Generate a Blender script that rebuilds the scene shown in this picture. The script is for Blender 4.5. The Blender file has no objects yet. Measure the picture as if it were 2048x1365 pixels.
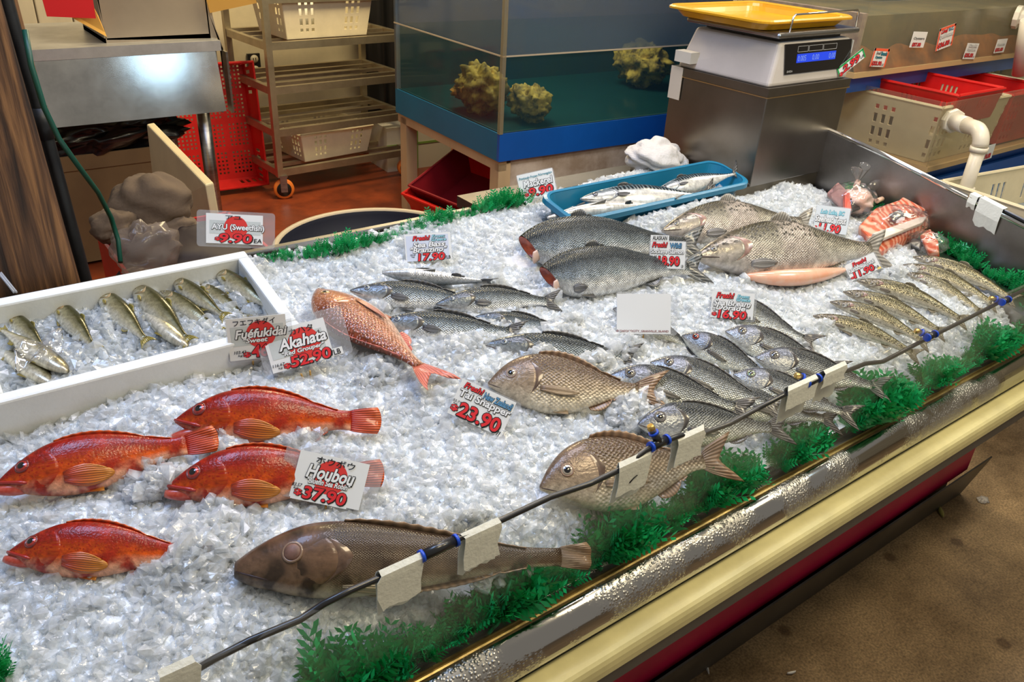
import bpy, bmesh, math, random
import numpy as np
from mathutils import Vector, Matrix, noise

SC = bpy.context.scene
COL = SC.collection
PI = math.pi
random.seed(7)
RNG = np.random.default_rng(11)

# ------------------------------------------------------------------ camera
FPX = 1619.0
H = 1.7
PP = np.array([1024.0, 682.5])
_dn = np.array([-164, 2948, 1619.0]); _dn /= np.linalg.norm(_dn)
_x = np.array([2426, -754, 1619.0]); _x -= _dn * (_x @ _dn); _x /= np.linalg.norm(_x)
_y = np.cross(-_dn, _x)
RW = np.array([_x, _y, -_dn])            # camera frame -> world frame (X along counter, Y to the back, Z up)
CAMPOS = np.array([0.0, 0.0, H])
cam_d = bpy.data.cameras.new('camera')
cam = bpy.data.objects.new('camera', cam_d); COL.objects.link(cam)
cam_d.sensor_fit = 'HORIZONTAL'; cam_d.sensor_width = 36.0; cam_d.lens = FPX / 2048 * 36.0
cam_d.clip_start = 0.02; cam_d.clip_end = 60
_m = np.eye(4); _m[:3, 0] = RW[:, 0]; _m[:3, 1] = -RW[:, 1]; _m[:3, 2] = -RW[:, 2]; _m[:3, 3] = CAMPOS
cam.matrix_world = Matrix(_m.tolist())
SC.camera = cam

# ------------------------------------------------------------------ world, lights, exposure
SC.view_settings.view_transform = 'Standard'
SC.view_settings.look = 'None'
SC.view_settings.gamma = 1.0
SC.view_settings.use_curve_mapping = False
SC.view_settings.exposure = -0.62
SC.cycles.transparent_max_bounces = 10
SC.cycles.use_adaptive_sampling = True
SC.cycles.adaptive_threshold = 0.03
SC.cycles.max_bounces = 6
SC.cycles.diffuse_bounces = 3
SC.cycles.glossy_bounces = 3
w = bpy.data.worlds.new('world'); SC.world = w; w.use_nodes = True
w.node_tree.nodes['Background'].inputs[0].default_value = (1.0, 0.93, 0.83, 1)
w.node_tree.nodes['Background'].inputs[1].default_value = 0.42

def area(name, loc, target, size, power, color, size_y=None):
    d = bpy.data.lights.new(name, 'AREA'); d.energy = power; d.color = color; d.size = size
    if size_y: d.shape = 'RECTANGLE'; d.size_y = size_y
    o = bpy.data.objects.new(name, d); COL.objects.link(o)
    o.location = loc
    o.rotation_euler = (Vector(target) - Vector(loc)).to_track_quat('-Z', 'Y').to_euler()
    return o
area('lamp_cool_left', (0.05, 1.35, 2.75), (0.25, 1.0, 0.9), 0.8, 29, (0.42, 0.60, 1.0), 0.5)
area('lamp_cool_mid', (1.10, 1.25, 2.75), (1.1, 0.95, 0.9), 0.8, 23, (0.88, 0.85, 0.97), 0.5)
area('lamp_cool_right', (1.95, 1.15, 2.75), (1.8, 0.9, 0.9), 0.8, 22, (0.98, 0.93, 0.92), 0.5)
area('lamp_warm_front', (0.9, 0.15, 2.6), (0.8, 0.8, 0.85), 0.6, 20, (1.0, 0.84, 0.55), 0.4)
area('lamp_warm_frontright', (2.3, 0.0, 2.6), (2.1, 0.8, 0.5), 0.6, 26, (1.0, 0.82, 0.50), 0.4)
area('lamp_back', (2.2, 3.7, 2.9), (2.0, 4.2, 0.4), 0.8, 150, (1.0, 0.80, 0.46))
area('apron_glare_light', (1.94, 0.30, 1.90), (1.0, 4.0, 0.93), 0.44, 3.4, (0.50, 0.78, 1.0)).data.shape = 'DISK'  # added out-of-view disk light, aimed so the table apron mirrors a bluish glare
area('lamp_tank', (2.9, 3.6, 1.95), (2.9, 3.62, 0.8), 0.9, 34, (0.95, 0.95, 0.95), 0.5)  # added fill light above the big tank, only to brighten its inside
area('lamp_tanks', (3.3, 1.3, 2.7), (3.5, 2.0, 0.9), 0.8, 46, (1.0, 0.88, 0.66))

# ------------------------------------------------------------------ pixel rays
def ray(px, py):
    d = np.array([px - PP[0], py - PP[1], FPX]); d /= np.linalg.norm(d)
    return RW @ d
def onz(px, py, z):
    d = ray(px, py); return Vector(CAMPOS + d * ((z - H) / d[2]))
def ony(px, py, y):
    d = ray(px, py); return Vector(CAMPOS + d * (y / d[1]))
def onx(px, py, x):
    d = ray(px, py); return Vector(CAMPOS + d * (x / d[0]))
def onpl(px, py, p, n):
    d = ray(px, py); n = np.array(n); t = ((np.array(p) - CAMPOS) @ n) / (d @ n)
    return Vector(CAMPOS + d * t)
# the sloping bed of the display: u along the counter, v up the slope, h off the slope
SL = math.radians(10.5)
BO = Vector((0, 0.636, 0.877))
EU = Vector((1, 0, 0)); EV = Vector((0, math.cos(SL), math.sin(SL))); EN = Vector((0, -math.sin(SL), math.cos(SL)))
def bed(u, v, h=0.0): return BO + EU * u + EV * v + EN * h
def bpx(px, py, h=0.0):
    p = onpl(px, py, BO + EN * h, EN); r = p - BO
    return r.dot(EU), r.dot(EV)
def bpw(px, py, h=0.0): return onpl(px, py, BO + EN * h, EN)

# ------------------------------------------------------------------ materials
MATS = {}
def nmat(name):
    m = bpy.data.materials.new(name); m.use_nodes = True
    nt = m.node_tree; b = nt.nodes['Principled BSDF']
    return m, nt, b
def setp(b, **k):
    for a, v in k.items():
        i = b.inputs[a.replace('_', ' ')]
        i.default_value = (*v, 1) if isinstance(v, tuple) and len(v) == 3 and i.type == 'RGBA' else v
def mk(name, col, rough=0.5, metal=0.0, var=0.0, vscale=8.0, bump=0.0, bscale=60.0, stretch=None, col2=None, coat=0.0, rvar=0.0, spec=0.5, trans=0.0, alpha=1.0):
    if name in MATS: return MATS[name]
    m, nt, b = nmat(name); N = nt.nodes; L = nt.links
    setp(b, Base_Color=col, Roughness=rough, Metallic=metal, Coat_Weight=coat, Specular_IOR_Level=spec, Transmission_Weight=trans, Alpha=alpha)
    if var or bump or rvar:
        tc = N.new('ShaderNodeTexCoord'); mp = N.new('ShaderNodeMapping')
        L.new(tc.outputs['Object'], mp.inputs['Vector'])
        if stretch: mp.inputs['Scale'].default_value = stretch
    if var or rvar:
        n = N.new('ShaderNodeTexNoise'); n.inputs['Scale'].default_value = vscale; n.inputs['Detail'].default_value = 6
        n.inputs['Roughness'].default_value = 0.65
        L.new(mp.outputs[0], n.inputs['Vector'])
    if var:
        r = N.new('ShaderNodeValToRGB')
        c2 = col2 if col2 else tuple(c * (1 - var) for c in col)
        r.color_ramp.elements[0].position = 0.36; r.color_ramp.elements[1].position = 0.64
        r.color_ramp.elements[0].color = (*c2, 1); r.color_ramp.elements[1].color = (*col, 1)
        L.new(n.outputs['Fac'], r.inputs[0]); L.new(r.outputs[0], b.inputs['Base Color'])
    if rvar:
        mr = N.new('ShaderNodeMapRange'); mr.inputs['To Min'].default_value = max(0.02, rough - rvar); mr.inputs['To Max'].default_value = rough + rvar
        L.new(n.outputs['Fac'], mr.inputs['Value']); L.new(mr.outputs[0], b.inputs['Roughness'])
    if bump:
        n2 = N.new('ShaderNodeTexNoise'); n2.inputs['Scale'].default_value = bscale; n2.inputs['Detail'].default_value = 4
        L.new(mp.outputs[0], n2.inputs['Vector'])
        bp = N.new('ShaderNodeBump'); bp.inputs['Strength'].default_value = bump; bp.inputs['Distance'].default_value = 0.004
        L.new(n2.outputs['Fac'], bp.inputs['Height']); L.new(bp.outputs[0], b.inputs['Normal'])
    MATS[name] = m
    return m
def glassy(name, tint=(0.96, 0.98, 0.98), haze=0.05, hazecol=(0.8, 0.82, 0.82), gloss=0.10, rough=0.05):
    """clear sheet: tinted see-through + a fresnel reflection + a little milky haze"""
    if name in MATS: return MATS[name]
    m = bpy.data.materials.new(name); m.use_nodes = True; nt = m.node_tree; N = nt.nodes; L = nt.links
    N.clear(); out = N.new('ShaderNodeOutputMaterial')
    tr = N.new('ShaderNodeBsdfTransparent'); tr.inputs[0].default_value = (*tint, 1)
    gl = N.new('ShaderNodeBsdfGlossy'); gl.inputs['Roughness'].default_value = rough
    df = N.new('ShaderNodeBsdfDiffuse'); df.inputs[0].default_value = (*hazecol, 1)
    lw = N.new('ShaderNodeLayerWeight'); lw.inputs[0].default_value = 0.5
    pw = N.new('ShaderNodeMath'); pw.operation = 'POWER'; pw.inputs[1].default_value = 4.0; L.new(lw.outputs['Facing'], pw.inputs[0])
    mu = N.new('ShaderNodeMath'); mu.operation = 'MULTIPLY_ADD'; mu.inputs[1].default_value = gloss * 5; mu.inputs[2].default_value = gloss * 0.3
    L.new(pw.outputs[0], mu.inputs[0])
    m1 = N.new('ShaderNodeMixShader'); m1.inputs[0].default_value = haze
    L.new(tr.outputs[0], m1.inputs[1]); L.new(df.outputs[0], m1.inputs[2])
    m2 = N.new('ShaderNodeMixShader'); L.new(mu.outputs[0], m2.inputs[0]); mu.use_clamp = True
    L.new(m1.outputs[0], m2.inputs[1]); L.new(gl.outputs[0], m2.inputs[2]); L.new(m2.outputs[0], out.inputs[0])
    MATS[name] = m
    return m

STEEL = mk('brushed_steel', (0.42, 0.41, 0.40), 0.30, 1.0, var=0.25, vscale=5, bump=0.06, bscale=30, stretch=(1, 1, 14), rvar=0.10)
STEELDK = mk('dull_steel', (0.30, 0.29, 0.27), 0.38, 1.0, var=0.3, vscale=6, rvar=0.12)
CHROME = mk('chrome', (0.75, 0.75, 0.75), 0.08, 1.0)
WHITEP = mk('white_paint', (0.72, 0.68, 0.58), 0.5, var=0.12, vscale=3)
BLACKP = mk('black_plastic', (0.012, 0.012, 0.013), 0.35)
GOLD = mk('brass_trim', (0.42, 0.31, 0.12), 0.32, 0.7, var=0.5, vscale=14, stretch=(1, 6, 6))

# ------------------------------------------------------------------ mesh helpers
ORIG = {}
def tag(o, label=None, cat=None, group=None, kind=None):
    if label: o['label'] = label
    if cat: o['category'] = cat
    if group: o['group'] = group
    if kind: o['kind'] = kind
    return o
def thing(name, label, cat, loc=(0, 0, 0), group=None):
    o = bpy.data.objects.new(name, None); COL.objects.link(o); o.empty_display_size = 0.05
    o.location = loc; ORIG[o] = Vector(loc)
    return tag(o, label, cat, group)
def link_mesh(name, me, mat=None, parent=None, smooth=None):
    o = bpy.data.objects.new(name, me); COL.objects.link(o)
    if mat is not None and not me.materials: me.materials.append(mat)
    if parent is not None:
        o.parent = parent
        ORIG[o] = ORIG.get(parent, Vector((0, 0, 0)))
    else: ORIG[o] = Vector((0, 0, 0))
    return o
class MB:
    """collects shapes in world coordinates and links them as one mesh object"""
    def __init__(s): s.v = []; s.f = []; s.sm = []
    def add(s, vs, fs, smooth=False):
        k = len(s.v); s.v += [tuple(v) for v in vs]; s.f += [tuple(i + k for i in f) for f in fs]; s.sm += [smooth] * len(fs)
        return s
    def box(s, c, size, rot=None, taper=1.0):
        x, y, z = (a / 2 for a in size); c = Vector(c)
        vs = [Vector((sx * x * (taper if sz > 0 else 1), sy * y * (taper if sz > 0 else 1), sz * z)) for sz in (-1, 1) for sy in (-1, 1) for sx in (-1, 1)]
        if rot is not None: vs = [rot @ v for v in vs]
        return s.add([c + v for v in vs], [(0, 2, 3, 1), (4, 5, 7, 6), (0, 1, 5, 4), (2, 6, 7, 3), (0, 4, 6, 2), (1, 3, 7, 5)])
    def box2(s, a, b):
        a = Vector(a); b = Vector(b); return s.box((a + b) / 2, [abs(b[i] - a[i]) for i in range(3)])
    def hexa(s, p):  # 8 corner points: bottom 4 (ccw), top 4 (ccw)
        return s.add(p, [(3, 2, 1, 0), (4, 5, 6, 7), (0, 1, 5, 4), (1, 2, 6, 5), (2, 3, 7, 6), (3, 0, 4, 7)])
    def tube(s, pts, r, n=10, cap=True, smooth=True):
        pts = [Vector(p) for p in pts]; rs = r if isinstance(r, (list, tuple)) else [r] * len(pts)
        rings = []; up = None
        for i, p in enumerate(pts):
            d = (pts[min(i + 1, len(pts) - 1)] - pts[max(i - 1, 0)]).normalized()
            if up is None:
                up = Vector((0, 0, 1)) if abs(d.z) < 0.9 else Vector((1, 0, 0))
            a = d.cross(up)
            if a.length < 1e-4: a = d.cross(Vector((0.3, 0.8, 0.1)))
            a.normalize(); b = a.cross(d).normalized(); up = b
            rings.append([p + (a * math.cos(2 * PI * k / n) + b * math.sin(2 * PI * k / n)) * rs[i] for k in range(n)])
        vs = [v for rg in rings for v in rg]
        fs = [(i * n + k, i * n + (k + 1) % n, (i + 1) * n + (k + 1) % n, (i + 1) * n + k) for i in range(len(pts) - 1) for k in range(n)]
        s.add(vs, fs, smooth)
        if cap:
            k0 = len(s.v) - len(vs)
            s.f.append(tuple(k0 + k for k in range(n - 1, -1, -1))); s.sm.append(False)
            s.f.append(tuple(k0 + (len(pts) - 1) * n + k for k in range(n))); s.sm.append(False)
        return s
    def lathe(s, prof, c, ax=Vector((0, 0, 1)), n=24, smooth=True):
        ax = Vector(ax).normalized(); a = ax.orthogonal().normalized(); b = ax.cross(a); c = Vector(c)
        vs = [c + ax * z + (a * math.cos(2 * PI * k / n) + b * math.sin(2 * PI * k / n)) * r for r, z in prof for k in range(n)]
        fs = [(i * n + k, i * n + (k + 1) % n, (i + 1) * n + (k + 1) % n, (i + 1) * n + k) for i in range(len(prof) - 1) for k in range(n)]
        return s.add(vs, fs, smooth)
    def extr(s, prof, axis0, axis1, smooth=False):
        """sweep a closed profile of points given at two ends"""
        n = len(prof); vs = [Vector(p) + Vector(axis0) for p in prof] + [Vector(p) + Vector(axis1) for p in prof]
        fs = [(k, (k + 1) % n, n + (k + 1) % n, n + k) for k in range(n)]
        s.add(vs, fs, smooth); k0 = len(s.v) - 2 * n
        s.f.append(tuple(k0 + k for k in range(n - 1, -1, -1))); s.sm.append(False)
        s.f.append(tuple(k0 + n + k for k in range(n))); s.sm.append(False)
        return s
    def grid(s, fn, nu, nv, smooth=True):
        vs = [fn(i / nu, j / nv) for j in range(nv + 1) for i in range(nu + 1)]
        fs = [(j * (nu + 1) + i, j * (nu + 1) + i + 1, (j + 1) * (nu + 1) + i + 1, (j + 1) * (nu + 1) + i) for j in range(nv) for i in range(nu)]
        return s.add(vs, fs, smooth)
    def build(s, name, mat, parent=None, local=False, fixn=True):
        o0 = Vector((0, 0, 0)) if (local or parent is None) else ORIG.get(parent, Vector((0, 0, 0)))
        me = bpy.data.meshes.new(name)
        me.from_pydata([tuple(Vector(v) - o0) for v in s.v], [], s.f)
        me.polygons.foreach_set('use_smooth', s.sm)
        if fixn:
            bm = bmesh.new(); bm.from_mesh(me); bmesh.ops.recalc_face_normals(bm, faces=bm.faces); bm.to_mesh(me); bm.free()
        me.update()
        return link_mesh(name, me, mat, parent)
def bevel(o, wd, seg=2):
    m = o.modifiers.new('bevel', 'BEVEL'); m.width = wd; m.segments = seg; m.limit_method = 'ANGLE'; m.angle_limit = math.radians(40)
    return o
def solid(o, t, off=0.0):
    m = o.modifiers.new('thick', 'SOLIDIFY'); m.thickness = t; m.offset = off
    return o
def sub(o, n=1):
    m = o.modifiers.new('sub', 'SUBSURF'); m.levels = n; m.render_levels = n
    return o
def struct(o): o['kind'] = 'structure'; return o
def copy_tree(o, parent=None):
    c = o.copy(); COL.objects.link(c); c.parent = parent
    for ch in list(o.children): copy_tree(ch, c)
    return c
def lump(name, c, rad, mat, parent=None, seed=0, amp=0.25, freq=2.0, nu=28, nv=16, fold=0.0, axes=None):
    """soft crumpled body (cloth, bags, rocks)"""
    c = Vector(c); mb = MB(); off = Vector((seed * 3.1, seed * 1.7, seed * 0.9))
    def fn(a, b):
        th = a * 2 * PI; ph = (b - 0.5) * PI
        d = Vector((math.cos(th) * math.cos(ph), math.sin(th) * math.cos(ph), math.sin(ph)))
        k = 1 + amp * noise.noise(d * freq + off) + amp * 0.5 * noise.noise(d * freq * 2.3 + off)
        if fold > 0: k += fold * (abs(noise.noise(d * freq * 1.7 + off * 2)) * 2 - 0.5)
        if fold < 0: k -= fold * math.sin(7 * d.x + 5 * d.z + 4 * d.y * d.x + 5 * noise.noise(d * 1.3 + off))
        p = Vector((d.x * rad[0], d.y * rad[1], d.z * rad[2])) * k
        if axes is not None: p = axes @ p
        return c + p
    mb.grid(fn, nu, nv); o = mb.build(name, mat, parent)
    bm = bmesh.new(); bm.from_mesh(o.data); bmesh.ops.remove_doubles(bm, verts=bm.verts, dist=1e-5)
    bmesh.ops.recalc_face_normals(bm, faces=bm.faces); bm.to_mesh(o.data); bm.free()
    return o
# ================================================================== THE SETTING
def concrete():
    m, nt, b = nmat('wet_concrete'); N = nt.nodes; L = nt.links
    tc = N.new('ShaderNodeTexCoord')
    n1 = N.new('ShaderNodeTexNoise'); n1.inputs['Scale'].default_value = 3.2; n1.inputs['Detail'].default_value = 7; n1.inputs['Roughness'].default_value = 0.7
    n2 = N.new('ShaderNodeTexNoise'); n2.inputs['Scale'].default_value = 160; n2.inputs['Detail'].default_value = 3
    vo = N.new('ShaderNodeTexVoronoi'); vo.inputs['Scale'].default_value = 7.0; vo.inputs['Randomness'].default_value = 1.0
    for n in (n1, n2, vo): L.new(tc.outputs['Object'], n.inputs['Vector'])
    r1 = N.new('ShaderNodeValToRGB'); e = r1.color_ramp.elements
    e[0].position = 0.33; e[0].color = (0.10, 0.062, 0.028, 1); e[1].position = 0.70; e[1].color = (0.34, 0.235, 0.125, 1)
    L.new(n1.outputs['Fac'], r1.inputs[0])
    r2 = N.new('ShaderNodeValToRGB'); e = r2.color_ramp.elements
    e[0].position = 0.35; e[0].color = (0.62, 0.62, 0.62, 1); e[1].position = 0.68; e[1].color = (1.35, 1.35, 1.35, 1)
    L.new(n2.outputs['Fac'], r2.inputs[0])
    mx = N.new('ShaderNodeMixRGB'); mx.blend_type = 'MULTIPLY'; mx.inputs[0].default_value = 1
    L.new(r1.outputs[0], mx.inputs[1]); L.new(r2.outputs[0], mx.inputs[2])
    r3 = N.new('ShaderNodeValToRGB'); e = r3.color_ramp.elements      # small dark drip stains
    e[0].position = 0.10; e[0].color = (0.35, 0.28, 0.22, 1); e[1].position = 0.17; e[1].color = (1, 1, 1, 1)
    L.new(vo.outputs['Distance'], r3.inputs[0])
    mx2 = N.new('ShaderNodeMixRGB'); mx2.blend_type = 'MULTIPLY'; mx2.inputs[0].default_value = 0.8
    L.new(mx.outputs[0], mx2.inputs[1]); L.new(r3.outputs[0], mx2.inputs[2])
    L.new(mx2.outputs[0], b.inputs['Base Color'])
    mr = N.new('ShaderNodeMapRange'); mr.inputs['To Min'].default_value = 0.35; mr.inputs['To Max'].default_value = 0.75
    L.new(n1.outputs['Fac'], mr.inputs['Value']); L.new(mr.outputs[0], b.inputs['Roughness'])
    bp = N.new('ShaderNodeBump'); bp.inputs['Strength'].default_value = 0.25; bp.inputs['Distance'].default_value = 0.003
    L.new(n2.outputs['Fac'], bp.inputs['Height']); L.new(bp.outputs[0], b.inputs['Normal'])
    return m
fl = MB().box2((-4, -4, -0.1), (7, 1.0, 0.0)).build('floor', concrete()); struct(fl)
REDFLOOR = mk('red_floor_paint', (0.30, 0.058, 0.018), 0.32, var=0.6, vscale=2.2, col2=(0.09, 0.022, 0.012), bump=0.15, bscale=50, rvar=0.12)
fb = MB().box2((-4, 1.0, -0.1), (7, 7.0, 0.0)).build('floor', REDFLOOR); struct(fb)
CREAM = mk('cream_wall', (0.68, 0.60, 0.42), 0.6, var=0.22, vscale=2.0, bump=0.1, bscale=12)
wb = MB().box2((-4, 5.62, -0.02), (7, 5.75, 3.2)).build('wall_back', CREAM); struct(wb)
wr = MB().box2((6.9, -4, -0.02), (7.0, 5.75, 3.2)).build('wall_right', CREAM); struct(wr)
# planks of the panelled left part of the back wall
PLANKM = mk('cream_board', (0.66, 0.58, 0.42), 0.55, var=0.2, vscale=3, stretch=(1, 1, 0.2), bump=0.05)
pl_me = None
for i in range(12):
    x = -0.25 + i * 0.185
    if pl_me is None:
        o = MB().box((0, 0, 0), (0.178, 0.03, 3.0)).build('plank', PLANKM, wb); bevel(o, 0.006); pl_me = o.data
    else:
        o = link_mesh('plank', pl_me, None, wb); bevel(o, 0.006)
    o.location = (x, 5.61, 1.5)

# ================================================================== DISPLAY COUNTER
XL, XR = -1.1, 3.6
ctr = thing('display_counter', 'long stainless fish display counter with cream bumper rail and red front panel', 'counter', (1.0, 0.8, 0))
def railsteel():
    """rail metal beaded with condensation: droplets are relief, matt water film is roughness"""
    m, nt, b = nmat('rail_steel'); N = nt.nodes; L = nt.links
    setp(b, Base_Color=(0.50, 0.49, 0.47), Metallic=1.0, Roughness=0.12)
    tc = N.new('ShaderNodeTexCoord')
    n = N.new('ShaderNodeTexNoise'); n.inputs['Scale'].default_value = 7; n.inputs['Detail'].default_value = 5
    v = N.new('ShaderNodeTexVoronoi'); v.inputs['Scale'].default_value = 210
    L.new(tc.outputs['Object'], n.inputs['Vector']); L.new(tc.outputs['Object'], v.inputs['Vector'])
    r = N.new('ShaderNodeValToRGB'); r.color_ramp.elements[0].position = 0.47; r.color_ramp.elements[1].position = 0.58
    L.new(n.outputs['Fac'], r.inputs[0])
    r2 = N.new('ShaderNodeValToRGB'); r2.color_ramp.elements[0].position = 0.0; r2.color_ramp.elements[0].color = (1, 1, 1, 1)
    r2.color_ramp.elements[1].position = 0.55; r2.color_ramp.elements[1].color = (0, 0, 0, 1)
    L.new(v.outputs['Distance'], r2.inputs[0])
    mu = N.new('ShaderNodeMath'); mu.operation = 'MULTIPLY'; L.new(r.outputs[0], mu.inputs[0]); L.new(r2.outputs[0], mu.inputs[1])
    bp = N.new('ShaderNodeBump'); bp.inputs['Strength'].default_value = 0.8; bp.inputs['Distance'].default_value = 0.002
    L.new(mu.outputs[0], bp.inputs['Height']); L.new(bp.outputs[0], b.inputs['Normal'])
    mr = N.new('ShaderNodeMapRange'); mr.inputs['To Min'].default_value = 0.12; mr.inputs['To Max'].default_value = 0.46
    L.new(r.outputs[0], mr.inputs['Value']); L.new(mr.outputs[0], b.inputs['Roughness'])
    return m
def sweep(name, prof, mat, x0=XL, x1=XR, smooth=False, parent=ctr):
    o = MB().extr([(0, y, z) for y, z in prof], (x0, 0, 0), (x1, 0, 0), smooth).build(name, mat, parent)
    return o
YELL = mk('cream_vinyl', (0.80, 0.72, 0.36), 0.32, var=0.18, vscale=9, bump=0.05, bscale=25, coat=0.15)
REDP = mk('crimson_panel', (0.46, 0.005, 0.055), 0.45, var=0.3, vscale=3)
GREYST = mk('grey_strip', (0.16, 0.155, 0.15), 0.5, 0.6, var=0.2)
ARC = [(0.610, 0.812), (0.600, 0.811), (0.590, 0.806), (0.582, 0.798), (0.577, 0.788), (0.574, 0.776), (0.5735, 0.765), (0.576, 0.754), (0.582, 0.746), (0.592, 0.742), (0.605, 0.742), (0.612, 0.75)]
o = sweep('steel_rail', ARC, railsteel(), smooth=True)
sweep('brass_ledge', [(0.6178, 0.800), (0.608, 0.800), (0.608, 0.8135), (0.6105, 0.8145), (0.6125, 0.8115), (0.6145, 0.8115), (0.616, 0.816), (0.6178, 0.816)], GOLD)
o = sweep('bumper', [(0.61, 0.738), (0.58, 0.738), (0.556, 0.737), (0.549, 0.735), (0.5445, 0.731), (0.5415, 0.724), (0.540, 0.714), (0.540, 0.700), (0.61, 0.700)], YELL, smooth=False)
bevel(o, 0.002, 1)
sweep('grey_strip', [(0.60, 0.699), (0.543, 0.699), (0.543, 0.671), (0.60, 0.671)], GREYST)
sweep('seal_gap', [(0.63, 0.741), (0.583, 0.7405), (0.583, 0.7385), (0.63, 0.7385)], BLACKP)
sweep('front_panel', [(0.80, 0.17), (0.762, 0.17), (0.762, 0.68), (0.80, 0.68)], REDP, XL, 2.455)
sweep('kick_plate', [(0.796, 0.002), (0.789, 0.002), (0.742, 0.185), (0.746, 0.187)], mk('kick_metal', (0.10, 0.093, 0.08), 0.45, 0.7, var=0.5, vscale=6, rvar=0.15), XL, 2.57)
sweep('cabinet_body', [(1.44, 0.05), (0.80, 0.05), (0.80, 0.67), (1.44, 0.67)], STEELDK, XL, 2.45)
sweep('underside_frame', [(1.44, 0.672), (0.60, 0.672), (0.60, 0.738), (1.44, 0.80)], STEELDK, XL, XR - 1.2)
# sloping pan under the ice
U0, U1, V0, V1 = -0.62, 2.17, -0.012, 0.955
pan = MB()
pan.hexa([bed(XL, V0 + .01, -0.12), bed(2.2, V0 + .01, -0.12), bed(2.2, V1, -0.09), bed(XL, V1, -0.09), bed(XL, V0 + .01, -0.085), bed(2.2, V0 + .01, -0.085), bed(2.2, V1, -0.055), bed(XL, V1, -0.055)])
pan.build('bed_pan', STEEL, ctr)
sweep('front_lip', [(0.640, 0.745), (0.6185, 0.745), (0.6185, 0.8085), (0.640, 0.8085)], STEELDK)
# right side wall, its rolled top edge and the flat ledge inside it
o = MB()
def bp3(u, v, h): return bed(u, v, h)
o.extr([bp3(2.165, a, b) for a, b in ((-0.02, -0.06), (1.10, -0.06), (1.10, 0.115), (0.72, 0.136), (0.58, 0.142), (-0.02, 0.142))], (0, 0, 0), (0.02, 0, 0))
SIDEM = mk('side_steel', (0.34, 0.32, 0.31), 0.36, 1.0, var=0.35, vscale=4, rvar=0.12, bump=0.04, bscale=20)
sw = o.build('side_wall', SIDEM, ctr)
MB().tube([bp3(2.170, -0.02, 0.145), bp3(2.170, 0.58, 0.145), bp3(2.172, 0.72, 0.138), bp3(2.175, 1.08, 0.117)], 0.0075, 10).build('wall_edge_roll', CHROME, ctr)
o = MB(); o.hexa([bp3(2.035, -0.005, -0.03), bp3(2.125, -0.005, -0.03), bp3(2.125, 0.285, -0.03), bp3(2.035, 0.27, -0.03), bp3(2.035, -0.005, 0.006), bp3(2.125, -0.005, 0.006), bp3(2.125, 0.285, 0.006), bp3(2.035, 0.27, 0.006)])
o.build('side_ledge', STEEL, ctr)
# flat steel shelf behind the bed
shelf = MB()
shelf.box2((1.082, 1.575, 1.0), (2.2, 1.655, 1.030)); shelf.box2((1.78, 1.348, 0.985), (2.2, 1.76, 1.026))
shelf.build('back_shelf', mk('shelf_metal', (0.17, 0.145, 0.105), 0.42, 0.9, var=0.3, vscale=5), ctr)
MB().box2((-1.1, 1.578, 0.4), (2.2, 1.592, 1.02)).build('back_panel', STEELDK, ctr)

# clear guard along the front
GUARD = glassy('clear_acrylic', (0.98, 0.985, 0.98), 0.04, (0.85, 0.84, 0.78), 0.07, 0.04)
g = MB().box2((-0.02, 0.6182, 0.8095), (2.9, 0.624, 1.003)).build('acrylic_guard', GUARD)
tag(g, 'clear acrylic guard standing along the front of the ice behind the steel rail', 'sneeze guard')
# ================================================================== BACKGROUND OBJECTS
def lattice(mb, o, eu, ev, nu, nv, hole):
    o = Vector(o); eu = Vector(eu); ev = Vector(ev)
    vs = [o + eu * (i / nu) + ev * (j / nv) for j in range(nv + 1) for i in range(nu + 1)]
    fs = [(j * (nu + 1) + i, j * (nu + 1) + i + 1, (j + 1) * (nu + 1) + i + 1, (j + 1) * (nu + 1) + i) for j in range(nv) for i in range(nu) if not hole(i, j)]
    return mb.add(vs, fs)
def rooted(name, label, cat, mat4, group=None):
    r = thing(name, label, cat, (0, 0, 0), group); r.matrix_world = mat4; ORIG[r] = Vector((0, 0, 0)); return r
def frame_m(loc, rz=0.0, rx=0.0, ry=0.0):
    return Matrix.Translation(Vector(loc)) @ Matrix.Rotation(rz, 4, 'Z') @ Matrix.Rotation(ry, 4, 'Y') @ Matrix.Rotation(rx, 4, 'X')
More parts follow.
